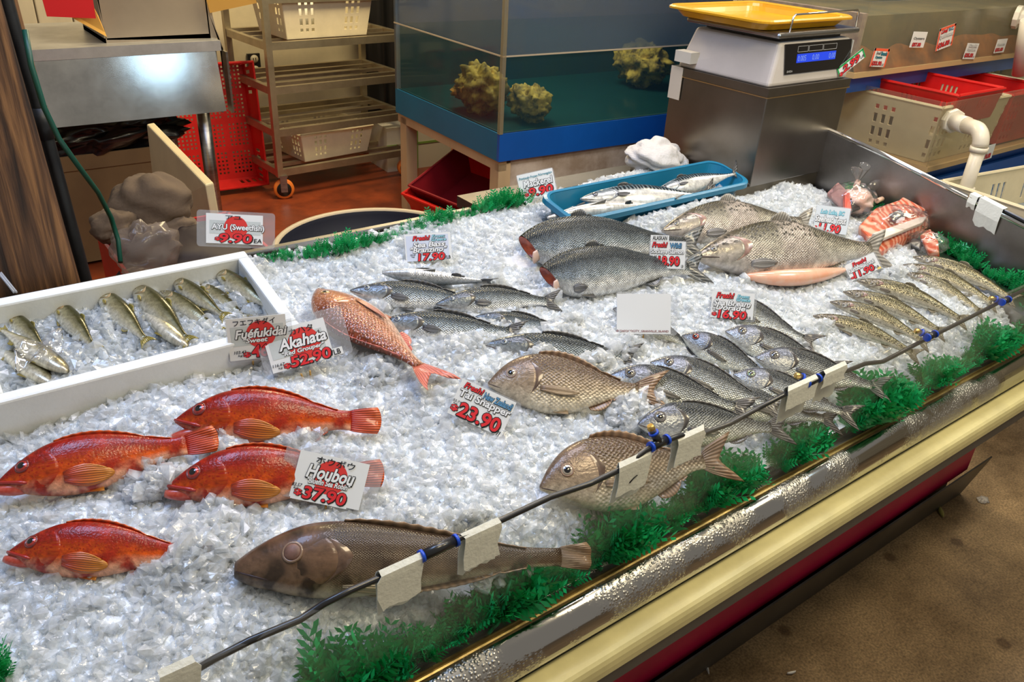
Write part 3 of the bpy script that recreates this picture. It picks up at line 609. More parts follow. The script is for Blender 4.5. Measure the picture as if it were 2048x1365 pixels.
# ================================================================== FISH
def crom(keys, n):
    """smooth interpolation of (s, a, b, ...) rows at n+1 even stations (denser at the head)"""
    K = np.array(keys, float); s = K[:, 0]
    t = np.linspace(0, 1, n + 1); t = 0.55 * t + 0.45 * t ** 1.6
    t = t / t[-1] * s[-1]
    out = [t]
    for c in range(1, K.shape[1]):
        y = K[:, c]; m = np.gradient(y, s)
        i = np.clip(np.searchsorted(s, t, side='right') - 1, 0, len(s) - 2)
        h = s[i + 1] - s[i]; x = (t - s[i]) / h
        out.append((2 * x**3 - 3 * x**2 + 1) * y[i] + (x**3 - 2 * x**2 + x) * h * m[i] + (-2 * x**3 + 3 * x**2) * y[i + 1] + (x**3 - x**2) * h * m[i + 1])
    return np.array(out).T
def fishmat(name, back, mid, belly, scales=0, sdark=0.55, metal=0.35, rough=0.28, spots=None, spotcol=(0.02, 0.02, 0.02), stripes=False, blotch=None, blotchcol=None, headcol=None, gill=0.26, split=(0.30, 0.55, 0.80), bump=0.60, headend=0.27):
    m, nt, b = nmat(name); N = nt.nodes; L = nt.links
    at = N.new('ShaderNodeAttribute'); at.attribute_name = 'fc'
    sx = N.new('ShaderNodeSeparateXYZ'); L.new(at.outputs['Vector'], sx.inputs[0])
    iso = N.new('ShaderNodeCombineXYZ'); L.new(sx.outputs['X'], iso.inputs[0]); L.new(sx.outputs['Y'], iso.inputs[1])
    nz = N.new('ShaderNodeTexNoise'); nz.inputs['Scale'].default_value = 9; nz.inputs['Detail'].default_value = 5
    L.new(iso.outputs[0], nz.inputs['Vector'])
    a1 = N.new('ShaderNodeMath'); a1.operation = 'MULTIPLY_ADD'; a1.inputs[1].default_value = 0.28; L.new(nz.outputs['Fac'], a1.inputs[0])
    hv = N.new('ShaderNodeMath'); hv.operation = 'MULTIPLY_ADD'; hv.inputs[1].default_value = 0.5; hv.inputs[2].default_value = 0.36
    L.new(sx.outputs['Z'], hv.inputs[0]); L.new(hv.outputs[0], a1.inputs[2])
    r = N.new('ShaderNodeValToRGB'); e = r.color_ramp.elements
    e[0].position = split[0]; e[0].color = (*belly, 1); e[1].position = split[2]; e[1].color = (*back, 1)
    k = e.new(split[1]); k.color = (*mid, 1)
    L.new(a1.outputs[0], r.inputs[0]); col = r.outputs[0]
    def mulmix(c, fac, colr, blend='MIX'):
        x = N.new('ShaderNodeMixRGB'); x.blend_type = blend
        if hasattr(fac, 'node'): L.new(fac, x.inputs[0])
        else: x.inputs[0].default_value = fac
        L.new(c, x.inputs[1])
        if hasattr(colr, 'node'): L.new(colr, x.inputs[2])
        else: x.inputs[2].default_value = (*colr, 1)
        return x.outputs[0]
    def ramp(src, p0, p1, inv=False):
        q = N.new('ShaderNodeMapRange'); q.interpolation_type = 'SMOOTHSTEP'
        q.inputs['From Min'].default_value = p0; q.inputs['From Max'].default_value = p1
        if inv: q.inputs['To Min'].default_value = 1; q.inputs['To Max'].default_value = 0
        L.new(src, q.inputs['Value']); return q.outputs[0]
    def mul(a, c):
        q = N.new('ShaderNodeMath'); q.operation = 'MULTIPLY'; L.new(a, q.inputs[0])
        if hasattr(c, 'node'): L.new(c, q.inputs[1])
        else: q.inputs[1].default_value = c
        return q.outputs[0]
    body = ramp(sx.outputs['X'], headend - 0.02, headend + 0.03)
    if headcol: col = mulmix(col, mul(ramp(sx.outputs['X'], headend - 0.06, headend + 0.02, True), 0.42), headcol)
    if blotch:
        n3 = N.new('ShaderNodeTexNoise'); n3.inputs['Scale'].default_value = blotch; n3.inputs['Detail'].default_value = 4; L.new(iso.outputs[0], n3.inputs['Vector'])
        col = mulmix(col, ramp(n3.outputs['Fac'], 0.46, 0.62), blotchcol)
    mo = N.new('ShaderNodeTexNoise'); mo.inputs['Scale'].default_value = 26; mo.inputs['Detail'].default_value = 5; mo.inputs['Roughness'].default_value = 0.7; L.new(iso.outputs[0], mo.inputs['Vector'])
    mm = N.new('ShaderNodeMapRange'); mm.inputs['From Min'].default_value = 0.3; mm.inputs['From Max'].default_value = 0.7; mm.inputs['To Min'].default_value = 0.32; mm.inputs['To Max'].default_value = 1.3; L.new(mo.outputs['Fac'], mm.inputs['Value'])
    col = mulmix(col, 0.75, mm.outputs[0], 'MULTIPLY')
    hgt = None
    if scales:
        mp = N.new('ShaderNodeMapping'); mp.inputs['Scale'].default_value = (scales, scales * 1.35, 0); mp.inputs['Rotation'].default_value = (0, 0, 0.785); mp.vector_type = 'TEXTURE' if False else 'POINT'; L.new(iso.outputs[0], mp.inputs[0])
        v = N.new('ShaderNodeTexVoronoi'); v.inputs['Scale'].default_value = 1; v.inputs['Randomness'].default_value = 0.35; v.voronoi_dimensions = '2D'
        L.new(mp.outputs[0], v.inputs['Vector'])
        edge = mul(mul(ramp(v.outputs['Distance'], 0.30, 0.62), body), ramp(sx.outputs['Z'], -0.75, -0.05))
        col = mulmix(col, mul(edge, sdark), tuple(c * 0.25 for c in mid))
        hgt = mul(ramp(v.outputs['Distance'], 0.0, 0.7, True), body)
    if spots:
        v2 = N.new('ShaderNodeTexVoronoi'); v2.inputs['Scale'].default_value = spots[0]; v2.voronoi_dimensions = '2D'; L.new(iso.outputs[0], v2.inputs['Vector'])
        f = mul(ramp(v2.outputs['Distance'], spots[1], spots[1] + 0.1, True), ramp(sx.outputs['Z'], spots[2], spots[2] + 0.25))
        col = mulmix(col, f, spotcol)
    if stripes:
        wv = N.new('ShaderNodeTexWave'); wv.wave_type = 'BANDS'; wv.bands_direction = 'X'; wv.inputs['Scale'].default_value = 11; wv.inputs['Distortion'].default_value = 5; wv.inputs['Detail'].default_value = 1
        L.new(iso.outputs[0], wv.inputs['Vector'])
        f = mul(ramp(wv.outputs['Fac'], 0.35, 0.55), mul(ramp(sx.outputs['Z'], 0.28, 0.42), body))
        col = mulmix(col, f, (0.012, 0.02, 0.03))
    L.new(col, b.inputs['Base Color'])
    setp(b, Metallic=metal, Roughness=rough, Coat_Weight=0.3, Coat_Roughness=0.06, Specular_IOR_Level=0.3)
    n4 = N.new('ShaderNodeTexNoise'); n4.inputs['Scale'].default_value = 70; n4.inputs['Detail'].default_value = 2; L.new(iso.outputs[0], n4.inputs['Vector'])
    ad = N.new('ShaderNodeMath'); ad.operation = 'MULTIPLY_ADD'; ad.inputs[1].default_value = 0.8; L.new(n4.outputs['Fac'], ad.inputs[0])
    if hgt is not None: L.new(hgt, ad.inputs[2])
    bp = N.new('ShaderNodeBump'); bp.inputs['Strength'].default_value = bump; bp.inputs['Distance'].default_value = 0.0016
    L.new(ad.outputs[0], bp.inputs['Height']); L.new(bp.outputs[0], b.inputs['Normal'])
    L.new(bp.outputs[0], b.inputs['Coat Normal'])
    return m
def finmat(name, c0, c1, rays=60, metal=0.0, rough=0.35):
    m, nt, b = nmat(name); N = nt.nodes; L = nt.links
    at = N.new('ShaderNodeAttribute'); at.attribute_name = 'fc'
    sx = N.new('ShaderNodeSeparateXYZ'); L.new(at.outputs['Vector'], sx.inputs[0])
    mu = N.new('ShaderNodeMath'); mu.operation = 'MULTIPLY'; mu.inputs[1].default_value = rays; L.new(sx.outputs['X'], mu.inputs[0])
    sn = N.new('ShaderNodeMath'); sn.operation = 'SINE'; L.new(mu.outputs[0], sn.inputs[0])
    r = N.new('ShaderNodeValToRGB'); r.color_ramp.elements[0].color = (*c0, 1); r.color_ramp.elements[1].color = (*c1, 1)
    r.color_ramp.elements[0].position = 0.15; r.color_ramp.elements[1].position = 0.95
    L.new(sx.outputs['Y'], r.inputs[0])
    mr = N.new('ShaderNodeMapRange'); mr.inputs['From Min'].default_value = -1; mr.inputs['To Min'].default_value = 0.55; mr.inputs['To Max'].default_value = 1.1
    L.new(sn.outputs[0], mr.inputs['Value'])
    mx = N.new('ShaderNodeMixRGB'); mx.blend_type = 'MULTIPLY'; mx.inputs[0].default_value = 1; L.new(r.outputs[0], mx.inputs[1]); L.new(mr.outputs[0], mx.inputs[2])
    L.new(mx.outputs[0], b.inputs['Base Color'])
    setp(b, Roughness=rough, Coat_Weight=0.5, Coat_Roughness=0.1, Metallic=metal)
    bp = N.new('ShaderNodeBump'); bp.inputs['Strength'].default_value = 0.5; bp.inputs['Distance'].default_value = 0.001
    L.new(sn.outputs[0], bp.inputs['Height']); L.new(bp.outputs[0], b.inputs['Normal'])
    return m
PUPIL = mk('pupil', (0.004, 0.004, 0.006), 0.06, coat=1.0)
DARKM = mk('mouth_dark', (0.035, 0.016, 0.014), 0.4)
def iris(name, c): return mk('iris_' + name, c, 0.15, 0.4, coat=1.0, var=0.35, vscale=90)

SP = {}
# profile rows: s, top, bottom, half width (all in body lengths, snout to tail base)
SP['grouper'] = dict(prof=[(0, .008, -.012, .010), (.05, .048, -.050, .030), (.13, .098, -.098, .062), (.24, .148, -.140, .088), (.38, .172, -.168, .098), (.52, .165, -.165, .092), (.68, .130, -.130, .068), (.82, .085, -.085, .042), (.93, .060, -.060, .026), (1, .060, -.060, .018)],
    tail=('round', .20, .085), eye=(.135, .056, .034), gill=(.315, .008), mouth=(.12, -.045), pect=(.335, -.065, .26, .125), dorsal=(.30, .92, .022, 1.2), anal=(.70, .86, .06),
    jaw=True, mat=fishmat('grouper_skin', (.26, .008, .002), (.66, .090, .004), (.80, .40, .25), scales=0, metal=0, rough=.30, blotch=6, blotchcol=(.38, .022, .006), spots=(38, .13, -.2), spotcol=(.30, .012, .004), split=(.16, .40, .72), bump=.50),
    fin=finmat('grouper_fin', (.50, .025, .006), (.66, .10, .008), 70), finp=finmat('grouper_pectoral', (.55, .05, .008), (.72, .26, .01), 60), eyec=(.55, .05, .035), eyering=(.16, .02, .02), gcol=None)
SP['tai'] = dict(prof=[(0, .010, -.015, .010), (.05, .075, -.045, .032), (.13, .150, -.095, .060), (.24, .205, -.150, .082), (.38, .222, -.188, .090), (.52, .200, -.185, .082), (.68, .140, -.135, .058), (.82, .080, -.080, .034), (.93, .046, -.046, .020), (1, .044, -.044, .014)],
    tail=('fork', .24, .15), eye=(.145, .060, .030), gill=(.31, .005), mouth=(.08, -.035), pect=(.33, -.045, .26, .055), dorsal=(.33, .88, .040, 1.2), anal=(.66, .86, .05),
    mat=fishmat('tai_skin', (.10, .060, .036), (.40, .31, .20), (.76, .68, .52), scales=44, sdark=.6, metal=.2, rough=.30, headcol=(.34, .25, .18), split=(.12, .42, .76)),
    fin=finmat('tai_fin', (.16, .09, .05), (.30, .18, .10), 70), finp=finmat('tai_pectoral', (.32, .21, .11), (.45, .33, .20), 60), eyec=(.62, .52, .40), eyering=(.25, .15, .1), gcol=(.11, .065, .045))
SP['emperor'] = dict(SP['tai'], mat=fishmat('emperor_skin', (.26, .070, .032), (.48, .195, .095), (.80, .58, .44), scales=40, sdark=.55, metal=.2, rough=.28, spots=(60, .09, -.1), spotcol=(.70, .60, .62), headcol=(.52, .20, .09), split=(.10, .40, .85)),
    fin=finmat('emperor_fin', (.62, .16, .10), (.66, .17, .12), 70), finp=finmat('emperor_pectoral', (.62, .26, .13), (.55, .20, .10), 60), eyec=(.62, .36, .12), eyering=(.3, .1, .04), gcol=(.45, .15, .07))
SP['bass'] = dict(prof=[(0, .008, -.010, .010), (.06, .038, -.040, .028), (.15, .070, -.074, .048), (.26, .100, -.102, .062), (.40, .118, -.118, .068), (.55, .112, -.112, .062), (.70, .090, -.088, .046), (.84, .060, -.058, .028), (.94, .042, -.042, .018), (1, .042, -.042, .013)],
    tail=('fork', .17, .11), eye=(.135, .028, .021), gill=(.30, .006), mouth=(.10, -.028), pect=(.33, -.030, .14, .060), dorsal=(.40, .85, .030, 1.0), anal=(.68, .82, .04),
    mat=fishmat('bass_skin', (.020, .026, .028), (.32, .37, .38), (.88, .89, .88), scales=60, sdark=.95, metal=.35, rough=.25, headcol=(.22, .24, .27), split=(.12, .46, .72)),
    fin=finmat('bass_fin', (.05, .052, .055), (.10, .10, .10), 60), finp=finmat('bass_pectoral', (.09, .09, .09), (.17, .18, .18), 60), eyec=(.42, .50, .58), eyering=(.08, .1, .12), gcol=(.10, .095, .085))
SP['bream'] = dict(prof=[(0, .010, -.012, .010), (.05, .062, -.048, .030), (.13, .118, -.092, .054), (.24, .160, -.135, .072), (.38, .172, -.155, .078), (.52, .156, -.148, .070), (.68, .112, -.110, .050), (.82, .068, -.066, .030), (.93, .042, -.042, .018), (1, .040, -.040, .013)],
    tail=('fork', .20, .13), eye=(.145, .046, .035), gill=(.31, .005), mouth=(.07, -.030), pect=(.33, -.045, .24, .045), dorsal=(.34, .86, .020, 1.0), anal=(.66, .84, .035),
    mat=fishmat('bream_skin', (.028, .034, .038), (.36, .375, .345), (.86, .86, .74), scales=54, sdark=.75, metal=.35, rough=.24, headcol=(.24, .26, .32), split=(.10, .42, .72)),
    fin=finmat('bream_fin', (.055, .052, .05), (.12, .11, .10), 60), finp=finmat('bream_pectoral', (.12, .11, .095), (.16, .15, .12), 50), eyec=(.30, .28, .24), eyering=(.06, .05, .05), gcol=(.045, .04, .04), mark=(.03, .028, .03))
SP['salmon'] = dict(prof=[(0, .006, -.008, .010), (.06, .042, -.042, .030), (.14, .078, -.074, .050), (.26, .115, -.120, .072), (.42, .140, -.148, .084), (.57, .130, -.136, .076), (.72, .092, -.095, .052), (.85, .058, -.058, .030), (.94, .044, -.044, .020), (1, .046, -.046, .014)],
    tail=('fork', .14, .11), eye=(.085, .018, .013), gill=(.225, .006), mouth=(.10, -.022), pect=(.25, -.075, .12, .045), dorsal=(.44, .58, .05, 1.0), anal=(.70, .82, .05),
    mat=fishmat('steelhead_skin', (.085, .075, .045), (.56, .52, .42), (.82, .80, .75), scales=90, sdark=.5, metal=.35, rough=.28, spots=(36, .22, .15), spotcol=(.06, .055, .045), blotch=3.0, blotchcol=(.52, .45, .40), headcol=(.36, .30, .25), split=(.06, .42, .80), headend=.22),
    fin=finmat('steelhead_fin', (.22, .20, .17), (.34, .32, .28), 60), finp=finmat('steelhead_pectoral', (.34, .32, .30), (.22, .21, .20), 50), eyec=(.5, .45, .35), eyering=(.1, .09, .08), gcol=(.40, .24, .20))
SP['sockeye'] = dict(SP['salmon'], headless=True, prof=[(.0, .072, -.060, .050), (.08, .100, -.105, .066), (.20, .135, -.138, .082), (.36, .150, -.155, .088), (.52, .138, -.140, .078), (.68, .098, -.098, .054), (.82, .060, -.060, .032), (.93, .042, -.042, .020), (1, .044, -.044, .014)],
    pect=(.13, -.100, .13, .045), eye=None, gill=None, mouth=None, dorsal=(.34, .46, .045, 1.0), anal=(.68, .80, .05), tail=('fork', .17, .12),
    mat=fishmat('sockeye_skin', (.012, .018, .022), (.19, .23, .25), (.80, .80, .78), scales=90, sdark=.6, metal=.35, rough=.26, split=(.06, .36, .66), headend=-.2),
    fin=finmat('sockeye_fin', (.045, .05, .052), (.10, .105, .105), 60), finp=finmat('sockeye_pectoral', (.22, .22, .22), (.10, .10, .10), 50), gcol=None)
SP['mackerel'] = dict(prof=[(0, .004, -.006, .008), (.07, .034, -.034, .026), (.17, .062, -.062, .044), (.32, .088, -.090, .060), (.46, .094, -.096, .062), (.62, .078, -.080, .050), (.78, .046, -.048, .030), (.90, .022, -.022, .016), (1, .014, -.014, .010)],
    tail=('fork', .13, .15), eye=(.105, .018, .017), gill=(.245, .010), mouth=(.08, -.018), pect=(.255, -.005, .085, .03), dorsal=(.30, .42, .03, 1.0), anal=(.62, .70, .03),
    mat=fishmat('mackerel_skin', (.11, .17, .20), (.74, .74, .70), (.86, .84, .78), metal=.35, rough=.20, stripes=True, headcol=(.20, .24, .28), split=(.12, .52, .80), headend=.23, bump=.15),
    fin=finmat('mackerel_fin', (.035, .035, .035), (.06, .06, .06), 60), finp=finmat('mackerel_pectoral', (.08, .08, .08), (.12, .12, .12), 40), eyec=(.15, .17, .2), eyering=(.05, .05, .06), gcol=(.30, .33, .37))
SP['trout'] = dict(prof=[(0, .006, -.008, .010), (.06, .034, -.036, .026), (.14, .056, -.060, .040), (.26, .076, -.082, .052), (.42, .088, -.094, .058), (.58, .082, -.086, .052), (.74, .060, -.062, .036), (.87, .042, -.042, .024), (.95, .036, -.036, .017), (1, .038, -.038, .013)],
    tail=('fork', .12, .085), eye=(.075, .016, .013), gill=(.20, .008), mouth=(.10, -.018), pect=(.225, -.05, .10, .03), dorsal=(.42, .56, .035, 1.0), anal=(.70, .80, .04),
    mat=fishmat('trout_skin', (.085, .075, .030), (.42, .38, .25), (.70, .66, .54), metal=.40, rough=.26, spots=(62, .27, -.5), spotcol=(.035, .030, .018), headcol=(.16, .115, .08), split=(.02, .38, .72), headend=.20),
    fin=finmat('trout_fin', (.18, .155, .09), (.22, .19, .12), 60), finp=finmat('trout_pectoral', (.25, .2, .13), (.2, .17, .12), 40), eyec=(.4, .36, .25), eyering=(.07, .06, .05), gcol=(.24, .14, .12))
SP['ayu'] = dict(SP['trout'], prof=[(0, .016, -.022, .014), (.06, .058, -.064, .034), (.14, .086, -.094, .050), (.26, .108, -.122, .062), (.42, .118, -.134, .068), (.58, .108, -.118, .060), (.74, .076, -.082, .042), (.87, .046, -.048, .025), (.95, .034, -.034, .017), (1, .036, -.036, .013)],
    mat=fishmat('ayu_skin', (.060, .055, .014), (.40, .36, .20), (.76, .73, .60), metal=.35, rough=.22, headcol=(.24, .19, .11), split=(.10, .46, .78), bump=.15, headend=.19),
    fin=finmat('ayu_fin', (.30, .24, .05), (.36, .29, .06), 50), finp=finmat('ayu_pectoral', (.42, .32, .06), (.36, .27, .05), 40), gcol=(.38, .27, .13), eyec=(.45, .4, .28))
SP['gurnard'] = dict(prof=[(0, .022, -.026, .024), (.04, .052, -.046, .046), (.11, .092, -.066, .072), (.19, .122, -.086, .092), (.30, .132, -.096, .094), (.44, .116, -.088, .080), (.60, .086, -.068, .058), (.76, .056, -.046, .036), (.90, .034, -.030, .022), (1, .028, -.028, .014)],
    tail=('round', .12, .045), eye=(.165, .048, .026), gill=(.30, .005), mouth=(.11, -.030), pect=(.31, -.060, .24, .030), dorsal=(.31, .88, .022, 1.3), anal=(.50, .88, .02),
    mat=fishmat('gurnard_skin', (.045, .026, .014), (.19, .13, .078), (.66, .57, .42), scales=150, sdark=.3, metal=.05, rough=.36, blotch=13, blotchcol=(.050, .030, .018), headcol=(.26, .135, .075), split=(.06, .24, .80), headend=.27, bump=.30),
    fin=finmat('gurnard_fin', (.20, .14, .09), (.34, .22, .13), 90), finp=finmat('gurnard_pectoral', (.40, .32, .19), (.52, .38, .18), 40), eyec=(.20, .10, .07), eyering=(.22, .14, .09), gcol=(.16, .09, .055), nopupil=True)

def attrmesh(name, vs, fs, fc, mat, parent, smooth=True):
    me = bpy.data.meshes.new(name); me.from_pydata([tuple(v) for v in vs], [], fs)
    a = me.attributes.new('fc', 'FLOAT_VECTOR', 'POINT'); a.data.foreach_set('vector', np.array(fc, float).ravel())
    me.polygons.foreach_set('use_smooth', [smooth] * len(fs))
    me.update()
    return link_mesh(name, me, mat, parent)
FEET = []            # fish footprints on the bed: keeps ice chunks off the skin
def fish(kind, label, head, tail, h=0.02, roll=35, flip=False, bend=0.0, arch=0.0, twist=0.0, group=None, name=None, fat=1.0, plane=None, pitch=0.0, tailup=0.0, nofoot=False, mouthopen=False, htail=None, eyec=None):
    S = SP[kind]
    if htail is None: htail = h
    h -= 0.005; htail -= 0.005
    P0 = bpw(head[0], head[1], h); P1 = bpw(tail[0], tail[1], htail)
    Ld = (P1 - P0); TL = Ld.length; Ld.normalize()
    tl = S['tail'][1]; BL = TL / (1 + tl)
    Q = EN.cross(Ld).normalized(); NN = Ld.cross(Q).normalized()
    ph = math.radians(roll)
    if not flip: D = Q * math.cos(ph) + NN * math.sin(ph); W = Ld.cross(D); sd = 1
    else: D = -Q * math.cos(ph) + NN * math.sin(ph); W = Ld.cross(D); sd = -1
    M = Matrix.Identity(4)
    for i, ax in enumerate((Ld, D, W)):
        for j in range(3): M[j][i] = ax[j]
    for j in range(3): M[j][3] = P0[j]
    r = thing(name or {'grouper': 'red_grouper', 'tai': 'snapper', 'emperor': 'pink_snapper', 'bass': 'sea_bass', 'bream': 'sea_bream', 'salmon': 'steelhead_trout', 'sockeye': 'headless_salmon', 'mackerel': 'mackerel', 'trout': 'rainbow_trout', 'ayu': 'sweetfish', 'gurnard': 'sea_robin'}[kind], label, 'fish', P0, group)
    r.matrix_world = M; ORIG[r] = Vector((0, 0, 0))
    NS, NT = (44, 28)
    pr = crom(S['prof'], NS)
    def bendf(s): return arch * 4 * s * (1 - s) * 1.0, sd * bend * 4 * s * (1 - s) + sd * tailup * max(0, s - 0.6) ** 2
    def prof(s):
        return [np.interp(s, pr[:, 0], pr[:, c]) for c in (1, 2, 3)]
    def wat(s, d):
        t, b_, wd = prof(s); c = (t + b_) / 2; hh = max((t - b_) / 2, 1e-4); x = min(1, abs(d - c) / hh)
        return wd * fat * (max(0.0, 1 - x ** 2.0)) ** 0.55
    slant = 0.17 if S.get('headless') else 0.0
    def loc(s, d, w_):
        o = bendf(s)
        if slant and s < 0.3: s = s + slant * (0.5 - min(max(d / 0.14, -1), 1) * 0.5) * (1 - s / 0.3) ** 1.5
        return Vector((s * BL, (d + o[0]) * BL, (w_ + o[1]) * BL))
    vs = []; fc = []
    for i in range(NS + 1):
        s, t, b_, wd = pr[i]; c = (t + b_) / 2; hh = (t - b_) / 2
        for k in range(NT):
            th = 2 * PI * k / NT; sn = math.sin(th); cs = math.cos(th)
            d = c + hh * sn; ww = wd * fat * (abs(cs) ** 0.85) * (1 if cs >= 0 else -1)
            vs.append(loc(s, d, ww)); fc.append((s, d, sn))
    fs = [(i * NT + k, i * NT + (k + 1) % NT, (i + 1) * NT + (k + 1) % NT, (i + 1) * NT + k) for i in range(NS) for k in range(NT)]
    fs.append(tuple(NS * NT + k for k in range(NT)))
    if not S.get('headless'): fs.append(tuple(range(NT - 1, -1, -1)))
    attrmesh('body', vs, fs, fc, S['mat'], r)
    TH = 0.0012
    def fan(nm, pts, mat, th=TH, parent=r):      # pts: grid rows [ray][step] of local points; becomes a thin solid blade
        nr = len(pts); ns = len(pts[0]); v = []; c = []
        for a in range(nr):
            for j in range(ns): v.append(pts[a][j]); c.append((a / (nr - 1), j / (ns - 1), 0))
        f = [(a * ns + j, a * ns + j + 1, (a + 1) * ns + j + 1, (a + 1) * ns + j) for a in range(nr - 1) for j in range(ns - 1)]
        o = attrmesh(nm, v, f, c, mat, parent); solid(o, th); return o
    # tail
    typ, tlen, tht = S['tail']; t1, b1, w1 = prof(1.0); rows = []
    nr = 15
    for a in range(nr):
        q = a / (nr - 1) * 2 - 1
        ln = tlen * ((0.52 + 0.50 * abs(q) ** 1.3) if typ == 'fork' else (1.0 - 0.12 * q * q))
        row = []
        for j in range(6):
            g = j / 5; sp = (t1 * (1 - g) + tht * g ** (0.8)) * q * (1 if typ == 'fork' else 0.95)
            o = bendf(1.0); wob = 0.010 * math.sin(q * 5 + j) * g + sd * tailup * (0.16 + 0.8 * g * tlen)
            row.append(Vector(((0.985 + ln * g) * BL, (sp + o[0]) * BL, (wob) * BL)))
        rows.append(row)
    fan('tail_fin', rows, S['fin'])
    # dorsal and anal fins
    def ridge(nm, s0, s1, ht, top, serr, lean=0.02):
        n = 26; rows = []
        for a in range(n + 1):
            g = a / n; s = s0 + (s1 - s0) * g; t, b_, w_ = prof(s); e = t if top else b_; sg = 1 if top else -1
            hgt = ht * (math.sin(PI * min(1, g * 1.15 + 0.10)) ** 0.6 if g < 0.8 else max(0.15, 1.2 - g)) * (1 - 0.14 * serr * (a % 2))
            rows.append([loc(s, e - sg * 0.006, 0) + Vector((hgt * 0.45 * j / 3 * BL, sg * (hgt) * j / 3 * BL, sd * lean * (j / 3) * BL)) for j in range(4)])
        fan(nm, rows, S['fin'])
    if S.get('dorsal'): ridge('dorsal_fin', S['dorsal'][0], S['dorsal'][1], S['dorsal'][2], True, S['dorsal'][3])
    if S.get('anal'): ridge('anal_fin', S['anal'][0], S['anal'][1], S['anal'][2], False, 0.5)
    # pectoral fin on the flank that faces out
    if S.get('pect'):
        ps, pd, pl, pw = S['pect']; rows = []
        for a in range(9):
            q = a / 8 * 2 - 1; row = []
            for j in range(7):
                g = j / 6; sx_ = ps + pl * g * (1 - 0.18 * q * q); dy = pd + q * pw * (0.18 + 0.82 * math.sin(PI * min(1, g * 0.72 + 0.12))) * 0.5 - 0.10 * pl * g
                t, b_, w_ = prof(min(sx_, 1)); dy2 = min(max(dy, b_ * 0.97), t * 0.97)
                row.append(loc(sx_, dy, sd * (wat(sx_, dy2) + 0.006 + 0.014 * g + 0.003 * math.sin(q * 6))))
            rows.append(row)
        fan('pectoral_fin', rows, S['finp'])
        # pelvic fin low on the belly
        rows = []
        for a in range(6):
            q = a / 5; row = []
            for j in range(5):
                g = j / 4; s = ps + 0.06 + 0.13 * g; t, b_, w_ = prof(s)
                row.append(loc(s, b_ * (0.94 - 0.04 * g) - 0.035 * g * q, sd * (0.02 + 0.016 * q * g)))
            rows.append(row)
        fan('pelvic_fin', rows, S['finp'])
    # gill cover: raised shell with a curved free edge
    if S.get('gill'):
        sg_, lift = S['gill']; v = []; c = []; nA, nB = 16, 10
        t_, b_, _w = prof(sg_)
        for a in range(nA + 1):
            q = a / nA * 2 - 1                     # -1 belly .. 1 back
            se = sg_ + 0.005 - 0.105 * abs(q - 0.05) ** 2.2; s_in = sg_ * 0.60
            for j in range(nB + 1):
                g = j / nB; s = s_in + (se - s_in) * g; t, bb, w_ = prof(s); cc = (t + bb) / 2; hh = (t - bb) / 2
                d = cc + hh * q * 0.90
                lf = lift * (g ** 0.7) if g < 1 else 0.0
                if g >= 0.999: lf = -0.004
                v.append(loc(s if g < 0.999 else s + 0.001, d, sd * (wat(s, d) + lf * (1 - 0.5 * q * q)))); c.append((min(s * 0.7, 0.19), d, q * 0.85))
        f = [(a * (nB + 1) + j, a * (nB + 1) + j + 1, (a + 1) * (nB + 1) + j + 1, (a + 1) * (nB + 1) + j) for a in range(nA) for j in range(nB)]
        gm = S['mat']
        attrmesh('gill_cover', v, f, c, gm, r)
        if S.get('gcol'):                           # soft dark skin fold behind the cover
            v = []; c = []
            for a in range(15):
                q = a / 14 * 1.5 - 0.62
                for j in range(6):
                    g = j / 5; s = sg_ - 0.105 * abs(q - 0.05) ** 2.2 + (g - 0.30) * 0.060 * max(0.12, 1 - 1.25 * abs(q - 0.15)); t, bb, w_ = prof(s); cc = (t + bb) / 2; hh = (t - bb) / 2
                    d = cc + hh * q * 0.92
                    v.append(loc(s, d, sd * (wat(s, d) + lift * 0.45 * math.sin(PI * g) + 0.0012))); c.append((0, 0, 0))
            f = [(a * 6 + j, a * 6 + j + 1, (a + 1) * 6 + j + 1, (a + 1) * 6 + j) for a in range(14) for j in range(5)]
            attrmesh('gill_flap', v, f, c, mk('gillflap_' + kind, S['gcol'], 0.3, 0.1, coat=0.7, var=0.5, vscale=60), r)
    # eye with pupil
    if S.get('eye'):
        es, ed, er = S['eye']
        w_ = wat(es, ed)
        d1 = loc(es + er * 0.5, ed, sd * wat(es + er * 0.5, ed)) - loc(es - er * 0.5, ed, sd * wat(es - er * 0.5, ed))
        d2 = loc(es, ed + er * 0.5, sd * wat(es, ed + er * 0.5)) - loc(es, ed - er * 0.5, sd * wat(es, ed - er * 0.5))
        nrm = d1.cross(d2).normalized() * sd
        c = loc(es, ed, sd * w_); R_ = er * BL
        mb = MB(); mb.lathe([(R_ * 1.22, -R_ * 0.10), (R_ * 1.20, R_ * 0.05), (R_ * 1.02, R_ * 0.13), (R_ * 0.95, R_ * 0.06)], c, nrm, 22)
        sk = mb.build('eye_socket', mk('socket_' + kind, S['eyering'], 0.3, 0, coat=0.6), r, True)
        mb = MB(); mb.lathe([(R_ * 1.0, -R_ * 0.1), (R_ * 0.97, R_ * 0.08), (R_ * 0.80, R_ * 0.20), (R_ * 0.5, R_ * 0.29), (R_ * 0.25, R_ * 0.33), (0.0, R_ * 0.34)], c, nrm, 22)
        ey = mb.build('eye', iris(kind + ('' if eyec is None else '_%d' % int(eyec[0] * 1000)), eyec or S['eyec']) if not S.get('nopupil') else mk('cloudy_eye', S['eyec'], 0.5, 0, var=0.5, vscale=80), r, True)
        mb = MB(); mb.lathe([(R_ * 0.62, R_ * 0.25), (R_ * 0.48, R_ * 0.325), (R_ * 0.22, R_ * 0.37), (0, R_ * 0.385)], c, nrm, 18)
        if not S.get('nopupil'): mb.build('pupil', PUPIL, ey, True)
